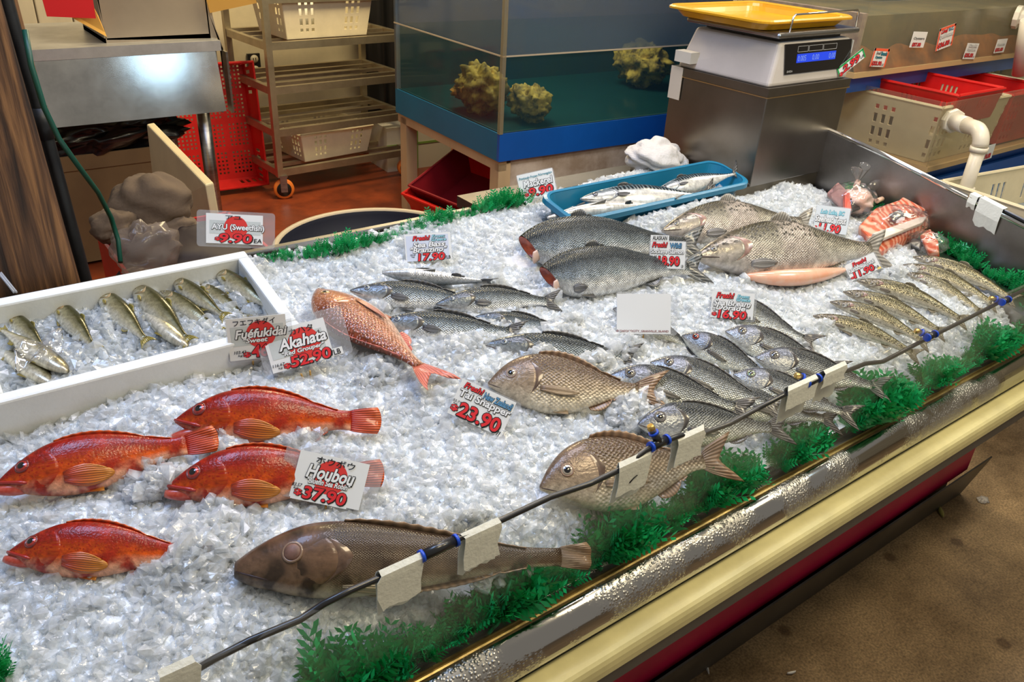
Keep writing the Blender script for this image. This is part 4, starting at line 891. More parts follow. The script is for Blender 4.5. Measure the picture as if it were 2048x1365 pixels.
    if S.get('mouth'):
        ms, md = S['mouth']; pts = []
        for j in range(8):
            g = j / 7; s = 0.004 + ms * g; d = -0.004 + md * g
            pts.append(loc(s, d, sd * (wat(s, d) + 0.0005)))
        mb = MB(); mb.tube(pts, [max(0.0035 * BL * (1 - 0.5 * abs(2 * j / 7 - 1)), 0.0004) for j in range(8)], 6)
        mb.build('mouth', DARKM, r, True)
    if S.get('jaw'):
        gap = 0.070 if mouthopen else 0.006
        mb = MB(); rows = []
        for j in range(9):
            g = j / 8; s = -0.016 + 0.17 * g; rr = 0.036 * math.sin(PI * min(1, 0.16 + 0.62 * g)) ** 0.8
            rows.append((loc(max(s, 0) , -0.030 - gap * (1 - g) - 0.042 * g, 0) + Vector(((s - max(s, 0)) * BL, 0, 0)), rr * BL))
        mb.tube([a for a, b in rows], [b for a, b in rows], 14)
        mb.build('lower_jaw', mk('grouper_jaw', (.46, .040, .020), 0.3, coat=0.4, var=0.3, vscale=40, col2=(.66, .22, .16)), r, True)
        pts = [loc(0.0 + 0.15 * g, 0.004 - 0.050 * g, sd * (wat(0.0 + 0.15 * g, 0.004 - 0.05 * g) + 0.003)) for g in (0, .2, .4, .6, .8, 1)]
        mb = MB(); mb.tube(pts, [0.009 * BL, 0.010 * BL, 0.010 * BL, 0.011 * BL, 0.013 * BL, 0.006 * BL], 8)
        mb.build('upper_lip', mk('grouper_lip', (.34, .018, .012), 0.3, coat=0.4), r, True)
    if S.get('headless'):
        s, t, b_, wd = pr[0]; c = (t + b_) / 2; hh = (t - b_) / 2; v = []
        FL = mk('salmon_flesh', (.62, .115, .035), 0.35, coat=0.5, var=0.6, vscale=45, col2=(.30, .04, .02), bump=0.8, bscale=60)
        LN = mk('belly_lining', (.70, .50, .42), 0.4, coat=0.4, var=0.3, vscale=30)
        mb = MB()
        def cut(a, b):
            th = 2 * PI * a; k = 1 - b; sn = math.sin(th)
            return loc(0.0 + 0.075 * (b ** 0.5) + 0.012 * noise.noise(Vector((a * 9, b * 7, 1))), c + hh * 0.97 * k * sn, wd * 0.96 * k * math.cos(th) * fat)
        mb.grid(cut, 24, 6); mb.build('cut_flesh', FL, r, True)
        # loose collar flap that droops below the cut
        mb = MB()
        def flap(a, b):
            q = a; th = -0.15 * PI - 0.55 * PI * q; sn = math.sin(th); cs = math.cos(th)
            s_ = -0.12 * b * math.sin(PI * (0.12 + 0.80 * q))
            return loc(s_ + 0.01, c + hh * sn * (1 + 0.10 * b), sd * (wd * cs * fat * (1 - 0.15 * b)))
        mb.grid(flap, 12, 5); solid(mb.build('collar_flap', LN, r, True), 0.003)
    # footprint for the ice
    if not nofoot:
        pts = []
        for s in np.linspace(0.0, 1.06, 16):
            t, b_, w_ = prof(min(s, 1)); o = bendf(min(s, 1))
            ctr_ = M @ Vector((s * BL, ((t + b_) / 2 + o[0]) * BL, o[1] * BL)); rr = ctr_ - BO
            half = max((t - b_) / 2 * abs(math.cos(ph)), w_ * abs(math.sin(ph)), 0.004 / BL) * BL
            pts.append((rr.dot(EU), rr.dot(EV), rr.dot(EN), half, w_ * BL))
        FEET.append(np.array(pts))
    return r

GG = 'red groupers on the ice'
fish('grouper', 'red grouper with its mouth wide open beside the red grouper price card', (350, 842), (768, 842), .028, 42, group=GG, mouthopen=True, arch=.02)
fish('grouper', 'large dark red grouper with tail raised, between foam box and orange grouper', (-6, 968), (440, 880), .034, 36, group=GG, arch=.015, tailup=.3)
fish('grouper', 'red grouper with its flank covered by the sea robin price card', (336, 974), (774, 946), .030, 42, group=GG, arch=.03)
fish('grouper', 'pale bellied orange grouper with its tail buried in ice', (16, 1106), (432, 1108), .032, 36, group=GG, arch=.02)
fish('gurnard', 'brown sea robin with bony head lying on ice behind the acrylic guard', (470, 1140), (1192, 1112), .036, 40, arch=.0)
fish('emperor', 'pink snapper lying belly up slope with forked red tail', (634, 580), (892, 772), .034, 12, flip=True, fat=1.1)
BG = 'silver sea bass on the ice'
fish('bass', 'sea bass turned belly up showing white, in front of its price card', (764, 546), (996, 566), .030, -58, group=BG, arch=.02)
fish('bass', 'silver sea bass with clear round eye between belly-up bass and pink snapper', (700, 582), (986, 606), .026, 38, group=BG)
fish('bass', 'dark backed sea bass whose tail runs under the front headless salmon', (872, 610), (1128, 602), .026, 40, group=BG, arch=.03)
fish('bass', 'slim sea bass with its head behind the pink snapper', (758, 644), (1060, 668), .018, 40, group=BG)
fish('bass', 'short sea bass half sunk in ice below the dark backed bass', (950, 634), (1150, 662), .016, 40, group=BG)
fish('bass', 'sea bass sunk in ice just above the brown snapper', (968, 690), (1292, 716), .016, 40, group=BG)
KG = 'headless salmon on the ice'
fish('sockeye', 'headless blue backed salmon lying against the blue mackerel tray', (1028, 500), (1424, 488), .040, 34, group=KG, fat=1.0, arch=.03)
fish('sockeye', 'headless salmon with orange cut flesh behind the social media card', (1072, 560), (1424, 534), .040, 34, group=KG, fat=1.0, arch=.03)
TG = 'steelhead trout on the ice'
fish('salmon', 'speckled steelhead trout lying closest to the blue tray', (1324, 462), (1640, 446), .040, 34, group=TG, arch=.03)
fish('salmon', 'big silver steelhead trout with split belly beside the rainbow trout card', (1388, 514), (1786, 500), .050, 40, group=TG, arch=.02, fat=1.1)
SG = 'brown snappers on the ice'
fish('tai', 'brown snapper in mid bed with dark tail over the breams', (976, 768), (1346, 782), .030, 30, group=SG, htail=.05)
fish('tai', 'brown snapper with big dark eye behind the guard and hose', (1080, 976), (1478, 912), .040, 32, group=SG)
DG = 'silver sea breams heaped behind the guard'
fish('bream', 'sea bream behind the sea bream price card', (1420, 596), (1646, 694), .030, 30, group=DG)
fish('bream', 'blue headed sea bream below the sea bream price card', (1450, 664), (1704, 748), .030, 32, group=DG)
fish('bream', 'red eyed sea bream between social media card and blue headed bream', (1364, 672), (1570, 768), .028, 42, group=DG, eyec=(.42, .035, .03))
fish('bream', 'dark cheeked sea bream whose tail passes under the last white tape', (1510, 716), (1790, 782), .034, 32, group=DG)
fish('bream', 'sea bream with bright green eye beside the brass nozzle', (1466, 750), (1728, 838), .040, 30, group=DG, eyec=(.33, .45, .26))
fish('bream', 'sea bream with arched back in the middle of the heap', (1300, 726), (1580, 824), .034, 30, group=DG)
fish('bream', 'blue sheened sea bream with snapper tail across its side', (1220, 752), (1520, 826), .034, 32, group=DG)
fish('bream', 'pale cheeked sea bream lowest in the heap, above the hose joint', (1276, 850), (1592, 856), .032, 30, group=DG)
fish('bream', 'sea bream mostly hidden by the social media card', (1226, 618), (1408, 704), .018, 40, group=DG)
fish('bream', 'sea bream lying under the others with its tail near the grass', (1430, 796), (1690, 846), .020, 30, group=DG)
RG = 'speckled rainbow trout at the right of the ice'
fish('trout', 'rainbow trout lying outermost beside the open ice', (1626, 632), (1848, 716), .020, 42, group=RG, arch=.05)
fish('trout', 'rainbow trout with bluish flank and red gills', (1660, 604), (1868, 694), .022, 42, group=RG, arch=.06)
fish('trout', 'rainbow trout with pinkish gill, second below its price card', (1686, 584), (1900, 672), .022, 42, group=RG, arch=.06)
fish('trout', 'thick rainbow trout touching the rainbow trout price card', (1714, 562), (1944, 648), .024, 42, group=RG, arch=.06)
fish('trout', 'golden rainbow trout with its head sunk in ice', (1808, 546), (1976, 632), .018, 42, group=RG, arch=.06)
fish('trout', 'rainbow trout between the golden trout and the one by the ledge', (1806, 530), (2004, 616), .020, 42, group=RG, arch=.06)
fish('trout', 'long rainbow trout lying along the steel ledge', (1826, 514), (2042, 606), .022, 42, group=RG, arch=.06)
# the pink sac lying along the big trout's belly
SAC = mk('roe_sac', (.78, .50, .36), 0.25, coat=0.8, var=0.35, vscale=28, col2=(.80, .38, .24), bump=0.4, bscale=20)
pts = [bpw(a, b, c) for a, b, c in ((1480, 552, .016), (1516, 555, .022), (1560, 557, .024), (1604, 555, .024), (1644, 550, .022), (1676, 543, .018), (1698, 538, .012))]
o = MB().tube(pts, [.004, .014, .020, .021, .017, .010, .003], 18).build('roe_sac', SAC); sub(o)
tag(o, 'pale pink glistening roe sac beside the split belly of the big trout', 'roe sac')
# ================================================================== FOAM BOX AND BLUE TRAY (in the bed frame)
def bbox(mb, u0, u1, v0, v1, h0, h1, fl=0.0):
    return mb.hexa([bed(u0, v0, h0), bed(u1, v0, h0), bed(u1, v1, h0), bed(u0, v1, h0), bed(u0 - fl, v0 - fl, h1), bed(u1 + fl, v0 - fl, h1), bed(u1 + fl, v1 + fl, h1), bed(u0 - fl, v1 + fl, h1)])
FOAM = mk('white_polystyrene', (0.80, 0.83, 0.82), 0.6, var=0.06, vscale=20, bump=0.12, bscale=120)
HR = 0.058                                   # rim height over the bed
cBR, cFR = bpx(513, 496, HR), bpx(577, 658, HR); cFL = bpx(0, 808, HR)
FU1 = (cBR[0] + cFR[0]) / 2; FV1 = cBR[1]; FV0 = (cFR[1] + cFL[1]) / 2; FU0 = bpx(20, 786, HR)[0] - 0.03
fb_ = thing('foam_fish_box', 'white polystyrene box of sweetfish set into the ice', 'box', bed((FU0 + FU1) / 2, (FV0 + FV1) / 2, 0))
TW_ = 0.022
for a in ((FU0, FU1, FV0, FV0 + TW_), (FU0, FU1, FV1 - TW_, FV1), (FU0, FU0 + TW_, FV0 + TW_, FV1 - TW_), (FU1 - TW_, FU1, FV0 + TW_, FV1 - TW_)):
    bevel(bbox(MB(), a[0], a[1], a[2], a[3], -0.045, HR).build('side', FOAM, fb_), 0.004)
bbox(MB(), FU0, FU1, FV0, FV1, -0.05, -0.035).build('base', FOAM, fb_)
# tray
TBLUE = mk('tray_blue', (0.010, 0.18, 0.33), 0.35, var=0.12, vscale=6)
HT = 0.062
tBL, tBR, tFR = bpx(1068, 380, HT), bpx(1457, 327, HT), bpx(1520, 388, HT)
TU0, TU1 = tBL[0], (tBR[0] + tFR[0]) / 2; TV1 = (tBL[1] + tBR[1]) / 2; TV0 = bpx(1100, 455, HT)[1]
TV0 = max(TV0, TV1 - 0.32)
tr = thing('blue_tray', 'blue plastic tray of mackerel and ice at the back of the bed', 'tray', bed((TU0 + TU1) / 2, (TV0 + TV1) / 2, 0))
def rrect(u0, u1, v0, v1, rad, n=6):
    pts = []
    for cx, cy, a0 in ((u1 - rad, v0 + rad, -90), (u1 - rad, v1 - rad, 0), (u0 + rad, v1 - rad, 90), (u0 + rad, v0 + rad, 180)):
        for k in range(n + 1):
            a = math.radians(a0 + 90 * k / n); pts.append((cx + rad * math.cos(a), cy + rad * math.sin(a)))
    return pts
def ringmesh(rings, close_bottom=True):
    mb = MB(); n = len(rings[0]); vs = [p for rg in rings for p in rg]
    fs = [(i * n + k, i * n + (k + 1) % n, (i + 1) * n + (k + 1) % n, (i + 1) * n + k) for i in range(len(rings) - 1) for k in range(n)]
    mb.add(vs, fs)
    if close_bottom: mb.f.append(tuple(range(n))); mb.sm.append(False)
    return mb
rg = []
for h_, ins in ((-0.012, 0.022), (0.02, 0.016), (HT, 0.004)):
    rg.append([bed(u, v, h_) for u, v in rrect(TU0 + ins, TU1 - ins, TV0 + ins, TV1 - ins, 0.035)])
solid(ringmesh(rg).build('tray_body', TBLUE, tr), 0.003)
rg = [[bed(u, v, h_) for u, v in rrect(TU0 + i_, TU1 - i_, TV0 + i_, TV1 - i_, 0.038)] for h_, i_ in ((HT - 0.004, 0.004), (HT + 0.002, 0.004), (HT + 0.003, 0.0), (HT + 0.001, -0.005), (HT - 0.010, -0.006), (HT - 0.010, -0.002))]
solid(ringmesh(rg, False).build('rim', TBLUE, tr), 0.002)
MG = 'mackerel in the blue tray'
fish('mackerel', 'striped mackerel lying in the middle of the blue tray', (1160, 398), (1442, 390), .052, 30, group=MG, nofoot=True)
fish('mackerel', 'pale mackerel turned belly up at the tray front', (1094, 436), (1350, 408), .044, -58, group=MG, nofoot=True)
fish('mackerel', 'mackerel with its tail sticking up over the tray corner', (1310, 384), (1488, 344), .050, 30, group=MG, nofoot=True, htail=.070)
AG = 'sweetfish in the foam box'
ay = dict(group=AG, nofoot=True, fat=1.25)
fish('ayu', 'sweetfish with only its head out of the ice in the box corner', (18, 626), (96, 706), .026, 20, **ay)
fish('ayu', 'sweetfish with head toward the front wall, on top of another', (136, 744), (-8, 652), .040, -160, **ay)
fish('ayu', 'sweetfish lying lowest against the front wall of the box', (112, 772), (-20, 684), .026, -160, **ay)
fish('ayu', 'sweetfish half covered by loose ice beside the corner fish', (113, 606), (196, 704), .026, 20, **ay)
fish('ayu', 'round bellied sweetfish in the middle of the foam box', (202, 584), (300, 690), .032, 16, **ay)
fish('ayu', 'long sweetfish with dark back touching the back wall', (271, 572), (384, 690), .036, 24, **ay)
fish('ayu', 'sweetfish lying reversed with its head toward the front wall', (376, 694), (266, 602), .030, -160, **ay)
fish('ayu', 'sweetfish tucked under the two olive ones', (322, 584), (446, 668), .026, 20, **ay)
fish('ayu', 'olive sweetfish with shiny flank near the sweetfish card', (348, 558), (456, 638), .036, 28, **ay)
fish('ayu', 'small dark sweetfish sunk between two others', (402, 570), (498, 640), .022, 24, **ay)
fish('ayu', 'sweetfish with yellow fin in the back corner under the card', (432, 540), (548, 622), .034, 26, **ay)

# ================================================================== ICE
def icemat(name='ice', col=(0.94, 0.96, 0.975), clear=0.58):
    """frosty ice: part see-through, part light-scattering, with a wet sparkle"""
    m = bpy.data.materials.new(name); m.use_nodes = True; nt = m.node_tree; N = nt.nodes; L = nt.links
    N.clear(); out = N.new('ShaderNodeOutputMaterial')
    tc = N.new('ShaderNodeTexCoord'); n = N.new('ShaderNodeTexNoise'); n.inputs['Scale'].default_value = 70; n.inputs['Detail'].default_value = 3
    L.new(tc.outputs['Object'], n.inputs['Vector'])
    bp = N.new('ShaderNodeBump'); bp.inputs['Strength'].default_value = 0.5; bp.inputs['Distance'].default_value = 0.004
    L.new(n.outputs['Fac'], bp.inputs['Height'])
    df = N.new('ShaderNodeBsdfDiffuse'); df.inputs[0].default_value = (*col, 1)
    tl = N.new('ShaderNodeBsdfTranslucent'); tl.inputs[0].default_value = (*col, 1)
    rf = N.new('ShaderNodeBsdfTransparent'); rf.inputs[0].default_value = (0.97, 0.985, 0.99, 1)
    gl = N.new('ShaderNodeBsdfGlossy'); gl.inputs['Roughness'].default_value = 0.12
    for q in (df, tl, gl): L.new(bp.outputs[0], q.inputs['Normal'])
    m1 = N.new('ShaderNodeMixShader'); m1.inputs[0].default_value = 0.45; L.new(df.outputs[0], m1.inputs[1]); L.new(tl.outputs[0], m1.inputs[2])
    mr = N.new('ShaderNodeMapRange'); mr.inputs['From Min'].default_value = 0.3; mr.inputs['From Max'].default_value = 0.7
    mr.inputs['To Min'].default_value = clear - 0.2; mr.inputs['To Max'].default_value = clear + 0.2; L.new(n.outputs['Fac'], mr.inputs['Value'])
    m2 = N.new('ShaderNodeMixShader'); L.new(mr.outputs[0], m2.inputs[0]); L.new(m1.outputs[0], m2.inputs[1]); L.new(rf.outputs[0], m2.inputs[2])
    lw = N.new('ShaderNodeLayerWeight'); lw.inputs[0].default_value = 0.5; L.new(bp.outputs[0], lw.inputs['Normal'])
    pw = N.new('ShaderNodeMath'); pw.operation = 'POWER'; pw.inputs[1].default_value = 3.0; L.new(lw.outputs['Facing'], pw.inputs[0])
    ma = N.new('ShaderNodeMath'); ma.operation = 'MULTIPLY_ADD'; ma.inputs[1].default_value = 0.45; ma.inputs[2].default_value = 0.05; L.new(pw.outputs[0], ma.inputs[0])
    m3 = N.new('ShaderNodeMixShader'); L.new(ma.outputs[0], m3.inputs[0]); L.new(m2.outputs[0], m3.inputs[1]); L.new(gl.outputs[0], m3.inputs[2])
    L.new(m3.outputs[0], out.inputs[0])
    return m
ICE = icemat()
PACKED = mk('packed_ice', (0.86, 0.90, 0.94), 0.25, var=0.12, vscale=60, bump=0.9, bscale=90, spec=0.4)
def templates(k, seed):
    rs = np.random.default_rng(seed); T = []
    fx = None
    for _ in range(k):            # angular shards: jittered 12-corner hulls, two corners pinched
        bm = bmesh.new(); bmesh.ops.create_icosphere(bm, subdivisions=1, radius=1.0)
        base = np.array([v.co[:] for v in bm.verts]); faces = np.array([[v.index for v in f.verts] for f in bm.faces]); bm.free()
        v = np.sign(base) * np.abs(base) ** rs.uniform(0.45, 0.8) * rs.uniform(0.55, 1.25, (12, 1)) * np.array([rs.uniform(0.8, 1.4), rs.uniform(0.7, 1.1), rs.uniform(0.45, 0.8)])
        T.append(v)
    return np.array(T), faces
TPL, TF = templates(10, 3)
def rotmats(n, rs):
    q = rs.normal(size=(n, 4)); q /= np.linalg.norm(q, axis=1)[:, None]; a, b, c, d = q.T
    return np.stack([1 - 2 * (c * c + d * d), 2 * (b * c - a * d), 2 * (b * d + a * c), 2 * (b * c + a * d), 1 - 2 * (b * b + d * d), 2 * (c * d - a * b), 2 * (b * d - a * c), 2 * (c * d + a * b), 1 - 2 * (b * b + c * c)], 1).reshape(n, 3, 3)
B3 = np.array([EU[:], EV[:], EN[:]]); BON = np.array(BO[:])
def chunk_mesh(name, pos, size, mat, rs, base=None, label=None, cat='ice'):
    """pos: (n,3) in bed coordinates -> one mesh of ice chunks (plus an optional mound under them)"""
    n = len(pos); k = rs.integers(0, len(TPL), n)
    v = np.einsum('nij,nkj->nki', rotmats(n, rs), TPL[k] * size[:, None, None]) + (BON + pos @ B3)[:, None, :]
    nv = TPL.shape[1]
    V = v.reshape(-1, 3); F = (TF[None] + (np.arange(n) * nv)[:, None, None]).reshape(-1, 3)
    smooth_n = 0
    if base is not None:
        bv, bf = base; F = np.concatenate([F, bf + len(V)]); V = np.concatenate([V, bv])
    me = bpy.data.meshes.new(name); me.vertices.add(len(V)); me.vertices.foreach_set('co', V.ravel())
    me.loops.add(F.size); me.loops.foreach_set('vertex_index', F.ravel().astype(np.int32))
    me.polygons.add(len(F)); me.polygons.foreach_set('loop_start', np.arange(0, F.size, 3, dtype=np.int32)); me.polygons.foreach_set('loop_total', np.full(len(F), 3, np.int32))
    me.polygons.foreach_set('use_smooth', np.zeros(len(F), bool)); me.update(calc_edges=True); me.validate()
    o = link_mesh(name, me, mat); tag(o, label, cat, kind='stuff')
    if base is not None:
        me.materials.append(PACKED); mi = np.zeros(len(F), np.int32); mi[len(F) - len(base[1]):] = 1; me.polygons.foreach_set('material_index', mi)
        sm = np.zeros(len(F), bool); sm[len(F) - len(base[1]):] = True; me.polygons.foreach_set('use_smooth', sm)
    return o
def ice_h(u, v):
    """surface of the ice over the bed plane"""
    h = 0.010 * np.sin(u * 7.0 + v * 5) * np.sin(v * 9 - u * 3) + 0.006 * np.sin(u * 19 + 1) * np.sin(v * 17 + 2)
    h = h - 0.002 - 0.046 * np.clip((0.09 - v) / 0.09, 0, 1) ** 1.3 - 0.02 * np.clip((u - 2.02) / 0.05, 0, 1)
    for cu, cv, ru, rv, hh in MOUNDS: h = h + hh * np.exp(-((u - cu) / ru) ** 2 - ((v - cv) / rv) ** 2)
    return h
def mound(px, py, rx, ry, hh):
    u, v = bpx(px, py, 0.0); return (u, v, rx, ry, hh)
MOUNDS = [mound(1300, 560, .3, .12, .012), mound(1540, 340, .22, .05, .02), mound(700, 470, .25, .08, .012), mound(640, 900, .12, .1, .008), ((TU0 + TU1) / 2 + .05, TV0 - .03, .30, .035, .045)]
# fish footprints as arrays for a quick test
FPTS = np.concatenate([np.c_[f, np.full(len(f), i)] for i, f in enumerate(FEET)])
def inside_fish(u, v, k=0.80):
    hit = np.zeros(len(u), bool)
    for f in FEET:
        a, b = f[:-1], f[1:]
        lo = f[:, :2].min(0) - f[:, 3].max(); hi = f[:, :2].max(0) + f[:, 3].max()
        idx = np.where((u > lo[0]) & (u < hi[0]) & (v > lo[1]) & (v < hi[1]))[0]
        if not len(idx): continue
        P = np.c_[u[idx], v[idx]]; best = np.zeros(len(idx), bool)
        for p, q in zip(a, b):
            d = q[:2] - p[:2]; t = np.clip(((P - p[:2]) @ d) / (d @ d + 1e-12), 0, 1)
            dist = np.linalg.norm(P - (p[:2] + t[:, None] * d), axis=1)
            best |= dist < (p[3] + (q[3] - p[3]) * t) * k
        hit[idx] |= best
    return hit
def in_rect(u, v, u0, u1, v0, v1): return (u > u0) & (u < u1) & (v > v0) & (v < v1)
rs = np.random.default_rng(5)
NCH = 86000
u = rs.uniform(U0 + 0.4, 2.14, NCH); v = rs.uniform(0.014, 0.93, NCH) ** 1.0
# ice thins out at the back edge, which runs along the grass and the shelf
vmax = np.where(u < 1.22, 0.868, np.where(u < 1.80, 0.93, 0.735))
keep = (v < vmax) & ~in_rect(u, v, FU0 - 0.004, FU1 + 0.004, FV0 - 0.004, FV1 + 0.004) & ~in_rect(u, v, TU0 + 0.004, TU1 - 0.004, TV0 + 0.004, TV1 - 0.004)
keep &= ~((u > 2.03) & (v < 0.29)) & ~inside_fish(u, v)
u, v = u[keep], v[keep]
hh = ice_h(u, v) + rs.uniform(-0.005, 0.004, len(u))
sz = rs.gamma(3, 0.0013, len(u)) + 0.0024
pos = np.c_[u, v, hh]
# heaps of loose ice lying over parts of fish: pixel, half-widths along u and v, height, number
HEAPS = [(398, 1096, .055, .055, .040, 420), (345, 1130, .05, .03, .030, 220), (430, 1060, .05, .03, .030, 200), (475, 858, .05, .018, .028, 160), (300, 935, .05, .02, .030, 150), (330, 960, .05, .018, .030, 130), (450, 900, .03, .02, .035, 90),
         (430, 1010, .06, .015, .022, 150), (600, 870, .06, .012, .020, 130), (1265, 812, .05, .05, .036, 360), (1310, 800, .05, .03, .034, 200), (1240, 775, .04, .02, .03, 130), (1120, 668, .05, .02, .030, 190), (1090, 700, .05, .02, .028, 160), (1180, 722, .06, .016, .030, 190),
         (1230, 700, .06, .02, .02, 120), (1130, 645, .05, .016, .034, 150), (930, 690, .06, .03, .024, 220), (980, 560, .03, .02, .030, 100), (1095, 590, .03, .015, .032, 80), (870, 1060, .10, .012, .045, 190), (790, 1052, .08, .010, .05, 120), (1000, 1130, .05, .02, .03, 80),
         (1640, 655, .05, .02, .024, 160), (1790, 545, .05, .02, .022, 150), (1830, 540, .03, .03, .02, 90), (1600, 690, .04, .03, .02, 120), (1300, 420, .02, .02, .02, 30), (1490, 560, .04, .012, .02, 80), (740, 620, .05, .02, .018, 100), (1260, 690, .04, .02, .03, 110), (960, 760, .03, .03, .02, 80), (1290, 740, .03, .015, .02, 60), (760, 735, .05, .03, .02, 120)]
hp = []
for px, py, ru, rv, hmax, n in HEAPS:
    cu, cv = bpx(px, py, hmax * 0.6); a = rs.uniform(0, 2 * PI, n); r_ = np.sqrt(rs.uniform(0, 1, n))
    hp.append(np.c_[cu + ru * r_ * np.cos(a), cv + rv * r_ * np.sin(a), hmax * (1.02 - 0.75 * r_ ** 2) * rs.uniform(0.55, 1.08, n)])
hp = np.concatenate(hp)
pos = np.concatenate([pos, hp]); sz = np.concatenate([sz, rs.gamma(6, 0.0010, len(hp)) + 0.0020])
# mound under the chunks
gu, gv = np.meshgrid(np.linspace(U0, 2.14, 280), np.linspace(-0.009, 0.94, 120)); gh = ice_h(gu, gv) + 0.0005
ins = inside_fish(gu.ravel(), gv.ravel(), 0.8).reshape(gu.shape)
gh = gh - np.where(gv > np.where(gu < 1.22, 0.868, np.where(gu < 1.80, 0.93, 0.735)), 0.05, 0)
gh = np.where(in_rect(gu, gv, FU0 - .01, FU1 + .01, FV0 - .01, FV1 + .01), -0.048, gh)
gh = np.where(in_rect(gu, gv, TU0 - .01, TU1 + .01, TV0 - .01, TV1 + .01), -0.03, gh)
gh = np.where((gu > 2.02) & (gv < 0.30), -0.045, gh)
gvv = np.stack([gu, gv, gh], -1).reshape(-1, 3) @ B3 + BON
nu_ = gu.shape[1]
gf = np.array([[j * nu_ + i, j * nu_ + i + 1, (j + 1) * nu_ + i + 1] for j in range(gu.shape[0] - 1) for i in range(nu_ - 1)] + [[j * nu_ + i, (j + 1) * nu_ + i + 1, (j + 1) * nu_ + i] for j in range(gu.shape[0] - 1) for i in range(nu_ - 1)])
chunk_mesh('crushed_ice', pos, sz, ICE, rs, (gvv, gf), 'bed of crushed white ice filling the display counter', 'ice')
# ice in the foam box and in the tray
def fill_ice(name, label, u0, u1, v0, v1, h, n, s, seed, mat, feather=0.0, hole=None):
    r2 = np.random.default_rng(seed); uu = r2.uniform(u0, u1, n); vv = r2.uniform(v0, v1, n)
    H_ = h + 0.008 * np.sin(uu * 31 + 1) * np.sin(vv * 27) + r2.uniform(-0.006, 0.006, n)
    if hole is not None:
        k = ~hole(uu, vv); uu, vv, H_ = uu[k], vv[k], H_[k]
    P = np.c_[uu, vv, H_]
    g = np.array([[u0, v0, h - .012], [u1, v0, h - .012], [u1, v1, h - .012], [u0, v1, h - .012]]) @ B3 + BON
    chunk_mesh(name, P, r2.gamma(6, s / 6, len(P)) + 0.002, mat, r2, (g, np.array([[0, 1, 2], [0, 2, 3]])), label)
CLEARICE = icemat('wet_ice', (0.86, 0.89, 0.90), 0.55)
fill_ice('box_ice', 'wet clear crushed ice around the sweetfish in the foam box', FU0 + TW_, FU1 - TW_, FV0 + TW_, FV1 - TW_, 0.012, 4200, .0058, 8, CLEARICE)
fill_ice('tray_ice', 'crushed ice in the blue mackerel tray', TU0 + .03, TU1 - .02, TV0 + .02, TV1 - .06, 0.016, 3600, .0055, 9, ICE, hole=lambda a, b: (b > TV1 - 0.12) & (a < TU1 - 0.16) | (a < TU0 + 0.05))
# ================================================================== PLASTIC GRASS DIVIDERS
GRASS = mk('plastic_grass', (0.006, 0.26, 0.07), 0.38, var=0.6, vscale=40, col2=(0.014, 0.42, 0.12), coat=0.2)
GRASSD = mk('grass_base', (0.003, 0.06, 0.02), 0.5)
def grass(label, path, dens=520, ht=0.045, seed=1, spread=0.010, group='plastic grass dividers'):
    rs_ = random.Random(seed); path = [Vector(p) for p in path]
    ln = [0.0]
    for a, b in zip(path, path[1:]): ln.append(ln[-1] + (b - a).length)
    mid = path[len(path) // 2]
    r = thing('grass_divider', label, 'plastic grass', mid - EN * 0.01, group)
    def at(t):
        for k in range(len(path) - 1):
            if t <= ln[k + 1] or k == len(path) - 2: return path[k].lerp(path[k + 1], (t - ln[k]) / max(1e-6, ln[k + 1] - ln[k]))
    MB().tube([p - EN * 0.004 for p in path], 0.006, 6).build('base_strip', GRASSD, r)
    mb = MB(); dirv = (path[-1] - path[0]).normalized(); side = EN.cross(dirv)
    for _ in range(int(dens * ln[-1]) + 8):
        p = at(rs_.uniform(0, ln[-1])) + side * rs_.uniform(-spread, spread)
        up = (EN + dirv * rs_.uniform(-0.7, 0.7) + side * rs_.uniform(-0.75, 0.75)).normalized()
        h = ht * rs_.uniform(0.55, 1.12) * (0.8 + 0.3 * math.sin(p.x * 23 + p.y * 31 + seed)); sd_ = up.cross(Vector((rs_.uniform(-1, 1), rs_.uniform(-1, 1), rs_.uniform(-1, 1)))).normalized()
        cur = sd_.cross(up) * rs_.uniform(-0.35, 0.35)
        def pt(g): return p + up * h * g + cur * h * g * g
        w_ = 0.0011
        vs = []; fs = []
        for g in (0, 0.5, 1): vs += [pt(g) - sd_ * w_ * (1.1 - g), pt(g) + sd_ * w_ * (1.1 - g)]
        fs += [(0, 1, 3, 2), (2, 3, 5, 4)]
        for g in (0.18, 0.32, 0.46, 0.60, 0.74, 0.90):
            for s_ in (-1, 1):
                l = h * 0.36 * (1.15 - 0.6 * g); a = pt(g); tip = a + (sd_ * s_ * 0.8 + up * 0.75 + cur * 0.4).normalized() * l
                m_ = a.lerp(tip, 0.55); n_ = up * l * 0.15 - sd_ * s_ * l * 0.12
                k = len(vs); vs += [a, m_ - n_, tip, m_ + n_]; fs.append((k, k + 1, k + 2, k + 3))
        mb.add(vs, fs)
    f = mb.build('fronds', GRASS, r, fixn=False); f['kind'] = 'stuff'
    return r
def gline(pxs, h=0.004, n=6):
    return [bpw(a, b, h) for a, b in pxs]
def fpath(x0, x1, v=0.008, n=8):   # along the front lip, from pixel columns on the brass ledge line
    u0 = onz(x0, 1365 - 0.551 * (x0 - 814), 0.815).x; u1 = onz(x1, 1365 - 0.551 * (x1 - 814), 0.815).x
    return [Vector((u0 + (u1 - u0) * k / n, 0.640 + 0.002 * math.sin(k * 2.1), 0.822)) for k in range(n + 1)]
grass('green plastic grass strip in front of the sea robin tail', fpath(640, 1010), 1497, .074, 1)
grass('green plastic grass strip below the taped hose joint', fpath(1012, 1200), 1497, .074, 2)
grass('green plastic grass strip in front of the big eyed snapper', fpath(1204, 1400), 1449, .072, 3)
